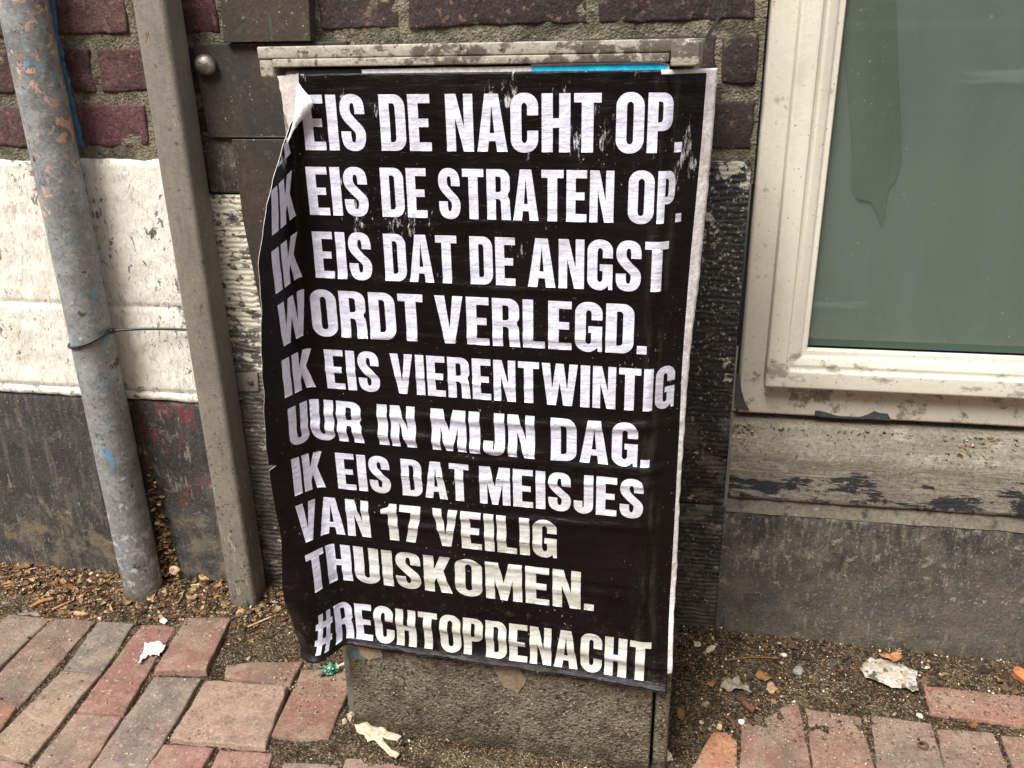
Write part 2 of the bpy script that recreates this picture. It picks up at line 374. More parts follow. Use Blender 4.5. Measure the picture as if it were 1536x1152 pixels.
def simple(name, c, rough=.8, c2=None, s=60, amp=.001):
    return weather(name, c, [dict(c=c2 or tuple(v*.5 for v in c), s=s, lo=.5, hi=.7, amt=.7)], rough=rough, spec=.3, vary=.15, vscale=40, bumps=[('noise', s*2, amp)])

# poster: printed black paper, torn and scuffed (coordinates on the sheet itself, in metres)
def poster_material():
    M = Mat('printed_black_paper'); uv = lambda st=(1, 1, 1), rot=(0, 0, 0), off=(0, 0, 0): M.map('uv', st, rot, off)
    V = M.axis('y', 'uv'); U = M.axis('x', 'uv')
    c = M.mix(M.rng(M.noise(uv(), 9, 6), .4, .7), (.0045, .0026, .0030), (.0080, .0048, .0052))
    # scuffed diagonal scrapes in the upper third
    sc = M.noise(uv((1, .28, 1), (0, 0, R(-28))), 42, 10, .78)
    zone = M.rng(M.noise(uv(), 7, 3), .42, .62)
    top = M.math('MULTIPLY', M.rng(V, .66, .86), zone)
    sc = M.math('ADD', sc, M.math('MULTIPLY', M.math('SUBTRACT', top, 1.0), .16))
    m1 = M.rng(sc, .525, .575)
    c = M.mix(M.math('MULTIPLY', m1, .85), c, (.62, .60, .60))
    sp = M.math('ADD', M.noise(uv((1, .6, 1), (0, 0, .5)), 260, 6, .7), M.math('MULTIPLY', M.math('SUBTRACT', zone, 1.0), .06))
    c = M.mix(M.math('MULTIPLY', M.rng(sp, .625, .665), .7), c, (.5, .47, .45))
    # dark-green sheen painted into the colour along the right fold, and grime low down
    c = M.mix(M.math('MULTIPLY', M.rng(M.noise(uv((3, .5, 1)), 22, 5), .45, .7), M.math('MULTIPLY', M.rng(U, .425, .445), M.rng(U, .47, .45))), c, (.030, .030, .022))
    gr = M.math('ADD', M.noise(uv(), 60, 9, .75), M.math('MULTIPLY', M.math('SUBTRACT', M.rng(V, .50, .22), 1.0), .2))
    c = M.mix(M.math('MULTIPLY', M.rng(gr, .52, .7), .75), c, (.055, .043, .03))
    # thin white margin along the top right
    tm = M.math('MULTIPLY', M.rng(V, .9655, .966), M.rng(U, .438, .439))
    c = M.mix(tm, c, (.62, .61, .60))
    M.set(M.b.inputs['Base Color'], c)
    rg = M.rng(M.noise(uv((1, .5, 1)), 26, 7), .3, .7, .30, .5); M.set(M.b.inputs['Roughness'], rg)
    M.b.inputs['Specular IOR Level'].default_value = .15
    hgt = M.math('ADD', M.math('MULTIPLY', M.noise(uv((.35, 1.6, 1)), 28, 5), .0034),
                 M.math('ADD', M.math('MULTIPLY', M.noise(uv((1, 1, 1)), 150, 5), .0007), M.math('MULTIPLY', m1, .0006)))
    bp = M.n('ShaderNodeBump'); bp.inputs['Strength'].default_value = 1; bp.inputs['Distance'].default_value = 1
    M.L(hgt, bp.inputs['Height']); M.L(bp.outputs[0], M.b.inputs['Normal'])
    return M.m
def print_material():
    M = Mat('white_print'); uv = lambda st=(1, 1, 1), rot=(0, 0, 0), off=(0, 0, 0): M.map('uv', st, rot, off)
    V = M.axis('y', 'uv'); U = M.axis('x', 'uv')
    c = M.mix(M.rng(M.noise(uv((1, 1, 1)), 120, 7, .7), .35, .65), (.555, .555, .66), (.68, .685, .80))
    c = M.mix(M.math('MULTIPLY', M.rng(M.noise(uv(), 16, 5), .5, .68), .35), c, (.52, .45, .46))
    yl = M.math('MULTIPLY', M.rng(V, .50, .36), M.rng(U, -.01, .10))               # weathered, yellowed lower part
    c = M.mix(M.math('MULTIPLY', yl, .85), c, M.mix(M.rng(M.noise(uv(), 26, 6), .4, .65), (.56, .56, .50), (.44, .43, .33)))
    gr = M.math('ADD', M.noise(uv((1, .7, 1)), 70, 9, .75), M.math('MULTIPLY', M.math('SUBTRACT', M.rng(V, .45, .18), 1.0), .16))
    c = M.mix(M.math('MULTIPLY', M.rng(gr, .56, .70), .7), c, (.16, .13, .085))
    gs = M.math('ADD', M.noise(uv((1.4, .5, 1)), 20, 6), M.math('MULTIPLY', M.math('SUBTRACT', M.rng(V, .44, .25), 1.0), .3))
    c = M.mix(M.math('MULTIPLY', M.rng(gs, .60, .70), .4), c, (.26, .27, .10))
    c = M.mix(M.rng(M.noise(uv(), 300, 4, .7), .72, .76), c, (.08, .06, .06))
    M.set(M.b.inputs['Base Color'], c); M.b.inputs['Roughness'].default_value = .42
    M.b.inputs['Specular IOR Level'].default_value = .45
    hgt = M.math('ADD', M.math('MULTIPLY', M.noise(uv((.35, 1.6, 1)), 28, 5), .0034), M.math('MULTIPLY', M.noise(uv(), 130, 5), .0011))
    bp = M.n('ShaderNodeBump'); bp.inputs['Strength'].default_value = 1; bp.inputs['Distance'].default_value = 1
    M.L(hgt, bp.inputs['Height']); M.L(bp.outputs[0], M.b.inputs['Normal'])
    return M.m
m_poster = poster_material(); m_print = print_material()
m_paper = weather('white_paper', (.68, .66, .64), [dict(c=(.42, .37, .30), s=24, lo=.56, hi=.7, amt=.5), dict(c=(.10, .08, .06), s=80, lo=.67, hi=.72, amt=.8),
    dict(c=(.40, .36, .28), s=12, lo=.4, hi=.65, z=(.5, .2), bias=.4, amt=.6)], rough=.65, spec=.3, vary=.06, bumps=[('noise', 60, .002), ('noise', 200, .0006)])

# ================================================================ the street
YW = 1.34                                     # plane of the wall
PAV = []                                      # quads of the paving bricks, world xy, clockwise as traced
def Z3(pts): return [(x/2.493, 690 + y/2.493) for x, y in pts]
def Z8(pts): return [(960 + x/2.667, 760 + y/2.667) for x, y in pts]
def Z7(pts): return [(460 + x/2.56, 960 + y/2.56) for x, y in pts]
RED, ORG, GRY, BRN, PNK = (.240, .130, .102), (.30, .145, .085), (.192, .148, .122), (.205, .145, .113), (.255, .162, .128)
traced = [
    (Z3([(-150, 700), (35, 578), (186, 590), (-20, 790)]), BRN, 0), (Z3([(197, 592), (353, 605), (70, 918), (-95, 895)]), BRN, 0),
    (Z3([(368, 608), (500, 612), (376, 800), (240, 778)]), GRY, 0), (Z3([(230, 788), (368, 804), (108, 1125), (-55, 1085)]), PNK, 0),
    (Z3([(528, 615), (655, 618), (462, 948), (292, 938)]), RED, 0), (Z3([(278, 950), (452, 960), (285, 1210), (85, 1195)]), PNK, 0),
    (Z3([(700, 597), (862, 602), (770, 792), (580, 795)]), RED, .006), (Z3([(576, 814), (750, 820), (522, 1195), (312, 1185)]), GRY, 0),
    (Z3([(772, 826), (1070, 848), (990, 1076), (642, 1042)]), (.26, .168, .122), .002), (Z3([(850, 760), (1130, 740), (1078, 830), (842, 806)]), RED, -.004),
    (Z3([(1130, 783), (1335, 778), (1225, 1042), (1017, 1025)]), (.195, .105, .082), .0), (Z3([(612, 1062), (797, 1078), (740, 1170), (535, 1165)]), RED, 0),
    (Z3([(822, 1085), (1018, 1098), (985, 1190), (775, 1185)]), RED, 0), (Z3([(-90, 888), (68, 908), (-8, 1018), (-160, 1000)]), ORG, 0),
    (Z3([(-70, 1105), (98, 1138), (40, 1215), (-120, 1200)]), PNK, 0), (Z3([(-60, 485), (120, 505), (148, 575), (20, 570)]), GRY, -.003),
    (Z3([(1062, 1126), (1262, 1132), (1250, 1215), (1040, 1205)]), GRY, -.003),
    (Z7([(165, 418), (385, 432), (380, 520), (130, 515)]), PNK, -.002), (Z7([(405, 405), (590, 418), (600, 520), (395, 515)]), BRN, -.004),
    (Z7([(640, 420), (770, 428), (790, 530), (620, 525)]), PNK, -.004), (Z7([(790, 430), (990, 450), (1010, 540), (808, 530)]), RED, -.004),
    (Z8([(415, 792), (632, 792), (688, 1070), (402, 1070)]), RED, .004), (Z8([(664, 812), (880, 842), (942, 1070), (700, 1070)]), PNK, 0),
    (Z8([(925, 836), (1165, 868), (1222, 1070), (955, 1070)]), PNK, 0), (Z8([(1190, 893), (1410, 903), (1488, 1080), (1230, 1070)]), PNK, 0),
    (Z8([(1445, 908), (1640, 930), (1730, 1090), (1512, 1080)]), PNK, 0), (Z8([(1140, 726), (1580, 768), (1590, 885), (1165, 832)]), RED, .004),
    (Z8([(905, 762), (1112, 778), (1142, 838), (930, 818)]), BRN, -.004), (Z8([(292, 905), (388, 905), (388, 1070), (195, 1070)]), ORG, .001),
    (Z8([(600, 690), (850, 702), (842, 772), (566, 748)]), GRY, -.002)]

rng = random.Random(7)
class Buf:                                    # plain mesh buffer with a colour per vertex
    def __init__(s): s.v, s.f, s.c, s.mi = [], [], [], []
    def add(s, vs_, fs_, c):
        o = len(s.v); s.v += vs_; s.f += [tuple(i+o for i in f) for f in fs_]; s.c += [(*c, 1)]*len(vs_)
    def mesh(s, name):
        me = bpy.data.meshes.new(name); me.from_pydata(s.v, [], s.f)
        a = me.color_attributes.new('bcol', 'FLOAT_COLOR', 'POINT'); a.data.foreach_set('color', np.array(s.c, dtype=np.float32).ravel())
        return me
def slab(buf, q, nrm, depth, c, seed, res=.007, rnd=.0032, rough=.0010, wob=.0012):
    """one weathered brick: four corner points in order, rounded worn edges, rough face, skirts going back by depth"""
    q = [Vector(p) for p in q]; nrm = Vector(nrm)
    a = max(6, int((q[1]-q[0]).length/res)); b = max(5, int((q[3]-q[0]).length/res))
    la = ((q[1]-q[0]).length + (q[2]-q[3]).length)/2; lb = ((q[3]-q[0]).length + (q[2]-q[1]).length)/2
    vs_, fs_ = [], []
    def par(n, L):                            # denser at the edges
        e = min(.25, rnd/L); return [0, e*.35, e] + [e + (1-2*e)*i/(n-3) for i in range(1, n-3)] + [1-e, 1-e*.35, 1]
    us, ws = par(a, la), par(b, lb); na, nb = len(us), len(ws)
    for j, w in enumerate(ws):
        for i, u in enumerate(us):
            p = q[0].lerp(q[1], u).lerp(q[3].lerp(q[2], u), w)
            ed = min(u, 1-u)*la; ew = min(w, 1-w)*lb; d = min(ed, ew)
            du = Vector((nz(p.x, p.y, p.z+seed, 38), nz(p.y, p.z, p.x+seed, 38), nz(p.z, p.x, p.y+seed, 38)))
            k = wob*(1.6 if d < rnd*1.5 else .0)
            p = p + (du - nrm*du.dot(nrm))*k
            rr = rnd*(.75 + .6*nz(p.x+seed, p.y, p.z, 45))
            drop = 0
            for e in (ed, ew):
                if e < rr: t = 1-e/rr; drop += rr*(1-math.sqrt(max(0, 1-t*t)))*.9
            h = rough*(nz(p.x, p.y, p.z+seed*.37, 55) + .6*nz(p.x, p.y, p.z+seed, 140)) + .0025*nz(p.x+seed, p.y, p.z, 14)
            vs_.append(tuple(p + nrm*(h - min(drop, rnd*1.3))))
    for j in range(nb-1):
        for i in range(na-1):
            fs_.append((j*na+i, j*na+i+1, (j+1)*na+i+1, (j+1)*na+i))
    ring = [i for i in range(na)] + [j*na+na-1 for j in range(1, nb)] + [(nb-1)*na+i for i in range(na-2, -1, -1)] + [j*na for j in range(nb-2, 0, -1)]
    o = len(vs_)
    for r_ in ring: vs_.append(tuple(Vector(vs_[r_]) - nrm*depth))
    m = len(ring)
    for k in range(m): fs_.append((ring[k], o+k, o+(k+1) % m, ring[(k+1) % m]))
    buf.add(vs_, fs_, c)

def jit(c, k=.14):
    g = 1 + rng.uniform(-k, k); return tuple(max(.01, v*g*(1+rng.uniform(-.06, .06))) for v in c)
pav = Buf(); QUADS = []
for i, (px, c, dz) in enumerate(traced):
    q = [on_ground(x, y, 0) for x, y in px]
    ctr = sum(q, Vector())/4; q = [ctr + (p-ctr)*1.028 for p in q]
    tilt = Vector((rng.uniform(-.02, .02), rng.uniform(-.02, .02), 0))
    for p in q: p.z = dz + (p-ctr).dot(tilt)
    QUADS.append([(p.x, p.y) for p in q])
    slab(pav, [q[0], q[3], q[2], q[1]], (0, 0, 1), .05, jit(c), i*3.7)
# the rest of the pavement beyond the picture, in the same bond
def inq(x, y, Q):
    s = None
    for k in range(4):
        (x0, y0), (x1, y1) = Q[k], Q[(k+1) % 4]; cr = (x1-x0)*(y-y0)-(y1-y0)*(x-x0)
        if s is None: s = cr > 0
        elif (cr > 0) != s: return False
    return True
def seen(p):                                  # inside the traced area
    d = p - CAM; z = d.dot(_fwd)
    if z <= .05: return False
    X = d.dot(_rt)/z*F + 768; Y = d.dot(_dn)/z*F + 576
    return -20 < X < 1556 and Y < 1175
nr = 0
for side in (0, 1):
    ang = R(8) if side else R(28)
    ux, uy = Vector((cs(ang), sn(ang), 0)), Vector((-sn(ang), cs(ang), 0))
    for a_ in range(-26, 27):
        for b_ in range(-26, 27):
            o = Vector((0, .2, 0)) + ux*(a_*.098) + uy*((b_ + .5*(a_ % 2))*.205)
            cc = o + ux*.046 + uy*.098
            if (cc.x > -.1) != bool(side) or cc.y > 1.17 or cc.y < -.9 or abs(cc.x) > 2.2: continue
            q = [o, o+ux*.092, o+ux*.092+uy*.197, o+uy*.197]
            mids = [q[k].lerp(q[(k+1) % 4], .5) for k in range(4)]
            if any(seen(p) for p in q+mids+[cc]): continue
            if any(inq(p.x, p.y, Q) for p in q+mids+[cc] for Q in QUADS): continue
            nr += 1; slab(pav, q, (0, 0, 1), .04, jit(rng.choice([RED, PNK, BRN, GRY])), nr*1.9+200, res=.02)
me = pav.mesh('pavement'); o = link_mesh('pavement', me, m_paver); tag(o, kind='structure')
o['label'] = 'worn red and grey clay brick pavement with sunken dirty joints'

# dirt between and behind the bricks
BX = [(-2.3, 1.0)]
def dirt_h(x, y):
    h = -.0065
    wall = max(0, 1 - (YW-y)/.17); h += .019*wall*wall + .006*max(0, 1-(YW-y)/.30)
    # hollow of bare soil between post and cabinet, heap at the cabinet foot
    h += -.012*math.exp(-(((x+.60)/.12)**2 + ((y-1.12)/.09)**2))
    cab = math.exp(-((max(0, abs(x+.22)-.22)/.05)**2)) * math.exp(-((y-.985)/.045)**2); h += .0095*cab
    h += .012*math.exp(-(((x-.11)/.09)**2 + ((y-1.20)/.14)**2))
    h += .006*math.exp(-(((x+.86)/.13)**2 + ((y-1.27)/.05)**2))
    h += .0042*math.exp(-(((x-.26)/.20)**2 + ((y-1.16)/.055)**2)) + .003*math.exp(-(((x+.36)/.16)**2 + ((y-.975)/.03)**2))
    h += .0035*nz(x, y, 0, 22) + .0022*nz(x, y, 5, 60) + .0015*nz(x, y, 9, 150)
    return h
nx, ny = 560, 130; X0, X1, Y0, Y1 = -1.75, 1.25, .72, 1.40
vs_ = [(X0+(X1-X0)*i/nx, Y0+(Y1-Y0)*j/ny, 0) for j in range(ny+1) for i in range(nx+1)]
vs_ = [(x, y, dirt_h(x, y)) for x, y, _ in vs_]
fs_ = [(j*(nx+1)+i, j*(nx+1)+i+1, (j+1)*(nx+1)+i+1, (j+1)*(nx+1)+i) for j in range(ny) for i in range(nx)]
me = bpy.data.meshes.new('dirt'); me.from_pydata(vs_, [], fs_)
o = link_mesh('dirt', me, m_dirt); tag(o, 'dark gritty dirt lying between the paving bricks and the wall', kind='structure')
bm = bmesh.new(); box(bm, (-60, -60, -.5), (60, 3, -.016)); o = from_bm('ground', bm, weather('street_surface', (.165, .13, .105), [dict(c=(.12, .10, .085), s=5, lo=.45, hi=.6, amt=.5)], rough=.9, spec=.15), smooth=False)
tag(o, 'sandy street ground under the bricks', kind='structure')

# ================================================================ the building
bld = empty('brick_building', (0, YW, 0), 'old brick house front with white band, dark stone plinth and cream framed window', 'building')
# courses measured on the photograph: brick 64 mm, joint 21 mm
def course(k): return .9376 + .0861*k, 1.0026 + .0861*k       # bottom, top
DK, RD = (.042, .031, .026), (.092, .050, .047)
br = Buf()
def wbrick(x0, x1, k, c, seed, Y=YW-.004, res=.008):
    z0, z1 = course(k)
    j = lambda a: rng.uniform(-a, a)
    slab(br, [(x0+j(.003), Y+j(.002), z0+j(.002)), (x1+j(.003), Y+j(.002), z0+j(.002)), (x1+j(.003), Y+j(.002), z1+j(.002)), (x0+j(.003), Y+j(.002), z1+j(.002))],
         (0, -1, 0), .06, c, seed, res=res, rnd=.0045, rough=.0022, wob=.0022)
fixed = {1: [(-1.60, -1.39), (-1.375, -1.27), (-1.255, -1.00), (-.978, -.853), (-.833, -.70), (-.68, -.555), (-.535, -.412), (-.395, -.136), (-.118, .101)],
         0: [(-1.55, -1.34), (-1.32, -1.07), (-1.055, -.931), (-.917, -.80), (-.78, -.56), (-.54, -.33), (-.31, -.10), (-.085, .048), (.058, .108)],
         -1: [(-1.60, -1.45), (-1.43, -1.22), (-1.20, -1.00), (-.985, -.848), (-.83, -.61), (-.59, -.37), (-.35, -.13), (-.11, .107)]}
sd = 0
for k in range(-1, 14):
    if k in fixed: lst = fixed[k]
    else:
        lst = []; x = -1.6 + (.11 if k % 2 else 0)
        while x < .10: lst.append((x, min(x+.205, .106))); x += .222
    for x0, x1 in lst:
        if x1-x0 < .03: continue
        sd += 1; m = .5*(x0+x1)
        t = min(1, max(0, (m+.80)/.22)) if k > -9 else 1
        c = tuple(a*(1-t)+b*t for a, b in zip(RD, DK))
        if k == -1 and m > -.9: c = DK
        if k == -1 and -1.0 < m < -.8: c = (.105, .045, .048)
        if (x0, x1) == (-.833, -.70): c = (.10, .040, .042)
        wbrick(x0, x1, k, jit(c, .2), sd*2.3, res=.008 if k < 3 else .03)
o = link_mesh('brickwork', br.mesh('brickwork'), m_brick, bld)
# mortar bed: a rough recessed sheet
def sheet(name, x0, x1, z0, z1, Y, nxx, nzz, amp, mat, parent, s=40):
    vs_ = []
    for j in range(nzz+1):
        for i in range(nxx+1):
            x = x0+(x1-x0)*i/nxx; z = z0+(z1-z0)*j/nzz
            vs_.append((x, Y + amp*(nz(x, z, 3, s)+.5*nz(x, z, 8, s*2.6)), z))
    fs_ = [(j*(nxx+1)+i, j*(nxx+1)+i+1, (j+1)*(nxx+1)+i+1, (j+1)*(nxx+1)+i) for j in range(nzz) for i in range(nxx)]
    me = bpy.data.meshes.new(name); me.from_pydata(vs_, [], fs_); return link_mesh(name, me, mat, parent)
sheet('mortar', -1.62, on_wall(1139, 200, YW+.004).x-.0035, .80, 1.25, YW-.0012, 260, 66, .0030, m_mortar, bld)
# blue paint smeared down the joint beside the pipe
m_blue = weather('blue_paint', (.06, .17, .32), [dict(c=(.03, .08, .15), s=40, lo=.5, hi=.62), dict(c=(.10, .09, .07), s=26, lo=.58, hi=.66)], rough=.6, vary=.3, vscale=40, bumps=[('noise', 90, .003)])
bm = bmesh.new(); L_, R_ = [], []
for i in range(31):
    t = i/30; x, y = 70+(122-70)*t, -15+(222+15)*t
    p = on_wall(x, y, YW-.006); w = max(.0004, .0085 + .007*nz(t*4.3, 1.3) + .006*nz(t*31, 2.2))
    L_.append(bm.verts.new(p + Vector((-.012, 0, 0)))); R_.append(bm.verts.new(p + Vector((w*.75, -.002*nz(t*20, 5), 0))))
for i in range(30): bm.faces.new((L_[i], R_[i], R_[i+1], L_[i+1]))
o = from_bm('blue_paint_streak', bm, m_blue, bld); s_ = o.modifiers.new('s', 'SOLIDIFY'); s_.thickness = .002
# rendered mass behind everything, and the wall above the window
m_mass = m_mortar
box_obj('wall_core', (-2.4, YW+.06, -.2), (.10, YW+.40, 2.2), m_mass, bld, bev=0)
box_obj('wall_above', (-2.4, YW-.003, 2.15), (1.9, YW+.40, 3.4), m_plinth_right, bld, bev=0)
box_obj('wall_beside', (-2.4, YW-.002, 0), (-1.62, YW+.05, 2.15), m_brick, bld, bev=0)
box_obj('wall_beyond', (1.42, YW-.002, 0), (1.9, YW+.40, 2.15), m_plinth_right, bld, bev=0)

# white painted band with two drafted joints and a chamfered foot
zt = .8295; zc = on_wall(140, 456).z; zb = on_wall(150, 580).z; zf = on_wall(150, 592).z
def vsurf(name, prof, x0, x1, step, mat, parent, amp=.0012, s=30, seed=0, edge=None):
    """wall stone swept along x from a (y,z) profile, with a slightly wavy hand-worked face"""
    pts = []
    for (y0, z0), (y1, z1) in zip(prof[:-1], prof[1:]):
        L = math.hypot(y1-y0, z1-z0); n = max(1, int(L/step))
        pts += [(y0+(y1-y0)*i/n, z0+(z1-z0)*i/n) for i in range(n)]
    pts.append(prof[-1]); n = max(2, int((x1-x0)/step)); vs_ = []
    for y, z in pts:
        for i in range(n+1):
            x = x0+(x1-x0)*i/n
            d = amp*(nz(x+seed, z, 0, s) + .6*nz(x+seed, z, 4, s*2.7))
            e = edge*nz(x*14+seed, z*3, 2, 2.2) if edge else 0
            vs_.append((x, y+d, z+d*.4+e*(1 if abs(z-prof[0][1]) < .006 or abs(z-prof[-1][1]) < .006 else 0)))
    m = n+1
    fs_ = [(j*m+i, j*m+i+1, (j+1)*m+i+1, (j+1)*m+i) for j in range(len(pts)-1) for i in range(n)]
    me = bpy.data.meshes.new(name); me.from_pydata(vs_, [], fs_)
    me.flip_normals(); return link_mesh(name, me, mat, parent)
xpL = on_wall(306, 300, YW-.004).x            # where the left pilaster begins
yb = YW-.008
vsurf('painted_band', [(YW+.02, zt+.002), (yb+.004, zt), (yb, zt-.006), (yb, zc+.006), (yb+.0022, zc+.001), (yb+.0022, zc-.001), (yb-.001, zc-.006), (yb-.001, zb+.004),
      (yb+.003, zb), (yb-.004, zb-.004), (yb-.005, zf+.002), (yb+.004, zf-.004)], -1.62, xpL, .006, m_white, bld, amp=.0016, s=34, edge=.004)
vsurf('plinth', [(yb+.006, zf+.004), (yb-.002, zf-.006), (yb-.003, .30), (yb-.006, .10), (yb-.010, -.05)], -1.62, xpL, .008, m_plinth_dark, bld, amp=.0018, s=26, seed=5)
# left pilaster: combed stone, only a strip of it shows between post and copper
zpt = on_wall(345, 293, YW-.010).z
def box_surf(name, x0, x1, y, z0, z1, mat, parent, ret=.03):
    bm = bmesh.new(); box(bm, (x0, y, z0), (x1, y+ret, z1)); o = from_bm(name, bm, mat, parent); return bevel_mod(o, .004)
box_surf('pilaster', xpL+.002, on_wall(420, 400, YW-.010).x, YW-.010, -.05, zpt, m_pilaster_left, bld)
box_surf('grey_block', on_wall(308, 250, YW-.007).x, on_wall(347, 250, YW-.007).x+.03, YW-.007, zpt+.003, on_wall(330, 207).z+.01, m_plinth_right, bld)
# right pilaster, black and combed
xr = on_wall(1109, 500, YW-.012).x; zr = .832; zsb = on_wall(1090, 760, YW-.012).z
box_surf('pilaster', -.10, xr-.002, YW-.012, zsb+.002, zr, m_pilaster, bld)
box_surf('pilaster_foot', -.10, on_wall(1081, 840, YW-.016).x, YW-.016, -.05, zsb, m_pilaster, bld)

# window ---------------------------------------------------------
WX1 = 1.42
yo, ys, yg = YW+.004, YW-.026, YW-.004        # faces of frame, sash and glass
fx0 = on_wall(1139, 200, yo).x; fz0 = on_wall(1330, 632, yo).z
sx0 = on_wall(1166, 385, ys).x; sz0 = on_wall(1343, 591, ys).z
gx0 = on_wall(1227, 385, yg).x; gz0 = on_wall(1376, 509, yg).z
FZ1, SZ1, GZ1 = 2.10, 2.03, 1.95
win = empty('window', (fx0, 0, fz0), None, None); win.parent = bld; win.location = Vector((fx0, 0, fz0)) ; del_ = None
def wavy_bar(name, x0, x1, y0, y1, z0, z1, parent, mat, bev, along, edge_amp=0, seed=0):
    """a painted timber bar, its length cut into steps so that the free edge can wander a little"""
    bm = bmesh.new(); n = 90 if edge_amp else 1; rings = []
    for i in range(n+1):
        t = i/n
        if along == 'z':
            z = z0+(z1-z0)*t; e = edge_amp*(nz(z, seed, 0, 9)+.8*nz(z, seed, 3, 40))
            q = [(x0+e, y0, z), (x1, y0, z), (x1, y1, z), (x0+e, y1, z)]
        else:
            x = x0+(x1-x0)*t; e = edge_amp*(nz(x, seed, 0, 9)+.8*nz(x, seed, 3, 40))
            q = [(x, y0, z0+e), (x, y0, z1), (x, y1, z1), (x, y1, z0+e)]
        rings.append([bm.verts.new(p) for p in q])
    for i in range(n):
        for k in range(4): bm.faces.new((rings[i][k], rings[i][(k+1) % 4], rings[i+1][(k+1) % 4], rings[i+1][k]))
    bm.faces.new(rings[0]); bm.faces.new(rings[-1])
    o = from_bm(name, bm, mat, parent); return bevel_mod(o, bev)
def frame_ring(name, x0, z0, x1, z1, w, y0, y1, mat, parent, bev=.004, prof=None):
    """four mitred bars as one mesh; prof = list of (inset from outer edge, y) points for the section"""
    bm = bmesh.new(); prof = prof or [(0, y1), (0, y0), (w, y0), (w, y1)]
    rings = []
    for sx, sz in ((0, 0), (1, 0), (1, 1), (0, 1)):
        rings.append([bm.verts.new(((x1-d) if sx else (x0+d), y, (z1-d) if sz else (z0+d))) for d, y in prof])
    m = len(prof)
    for i in range(4):
        a, b = rings[i], rings[(i+1) % 4]
        for k in range(m-1): bm.faces.new((a[k], a[k+1], b[k+1], b[k]))
    o = from_bm(name, bm, mat, parent, smooth=True)
    if bev: bevel_mod(o, bev, 3, 25)
    return o
fr_bm = [(0, yo+.06), (.0, yo+.006), (.004, yo), (sx0-fx0+.02, yo)]
frame = frame_ring('frame', fx0, fz0, WX1, FZ1, .07, yo, yo+.06, m_frame, win, bev=.002, prof=fr_bm)
wS = gx0-sx0; hS = gz0-sz0
sash = frame_ring('sash', sx0, sz0, WX1-(sx0-fx0), SZ1, wS, ys, yg, m_sash, win, bev=.0022,
    prof=[(0, yo+.02), (0, ys+.003), (.003, ys), (wS*.46, ys), (wS*.50, ys+.006), (wS*.56, ys+.007), (wS*.62, ys+.0055), (wS*.80, ys+.011), (wS*.84, ys+.015), (wS*.97, ys+.017), (wS, yg+.002), (wS, yg+.004)])
gp = on_wall(1300, 500, yg)
# pane with a film of dust, a green blind right behind it and a darker sheet between, added for a dark reflection
def glass_mat():
    M = Mat('window_glass'); t = M.t
    tr = M.n('ShaderNodeBsdfTransparent'); tr.inputs[0].default_value = (.93, .96, .94, 1)
    gl = M.n('ShaderNodeBsdfGlossy'); gl.inputs['Roughness'].default_value = .03
    lw = M.n('ShaderNodeLayerWeight'); lw.inputs[0].default_value = .5
    frs = M.math('MULTIPLY_ADD', M.math('POWER', lw.outputs['Facing'], 5.0), .6, .035)
    m1 = M.n('ShaderNodeMixShader'); M.L(frs, m1.inputs[0]); M.L(tr.outputs[0], m1.inputs[1]); M.L(gl.outputs[0], m1.inputs[2])
    df = M.n('ShaderNodeBsdfDiffuse'); df.inputs[0].default_value = (.42, .43, .40, 1)
    dust = M.math('ADD', M.rng(M.noise(M.map('pos', (2, 1, .4)), 9, 7), .35, .75, .05, .08), M.rng(M.noise(M.map(), 170, 4, .7), .665, .70, 0, .4))
    st = M.math('MULTIPLY', M.rng(M.noise(M.map('pos', (.35, 1, 2.2)), 9, 6), .60, .68), .07)
    m2 = M.n('ShaderNodeMixShader'); M.L(M.math('ADD', dust, st), m2.inputs[0]); M.L(m1.outputs[0], m2.inputs[1]); M.L(df.outputs[0], m2.inputs[2])
    M.L(m2.outputs[0], t.nodes['Material Output'].inputs['Surface']); return M.m
box_obj('pane', (gx0-.006, yg+.004, gz0-.006), (WX1-.10, yg+.006, GZ1), glass_mat(), win, bev=0)
box_obj('blind', (gx0-.006, yg+.012, gz0-.02), (WX1-.05, yg+.022, FZ1), m_blind, win, bev=0)
# dark reflection in the glass, put in as a thin rippled sheet with traced outline
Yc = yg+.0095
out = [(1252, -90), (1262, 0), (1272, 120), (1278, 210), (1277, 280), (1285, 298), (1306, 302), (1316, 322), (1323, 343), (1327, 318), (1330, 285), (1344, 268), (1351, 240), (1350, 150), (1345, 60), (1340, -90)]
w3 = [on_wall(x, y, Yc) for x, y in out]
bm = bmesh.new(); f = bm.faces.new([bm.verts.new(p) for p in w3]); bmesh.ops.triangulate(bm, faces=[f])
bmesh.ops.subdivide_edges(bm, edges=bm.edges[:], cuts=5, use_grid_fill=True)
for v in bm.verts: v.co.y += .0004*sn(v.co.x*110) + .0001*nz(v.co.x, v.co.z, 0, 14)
o = from_bm('reflection_sheet', bm, m_reflection, win, smooth=False); s_ = o.modifiers.new('s', 'SOLIDIFY'); s_.thickness = .0008
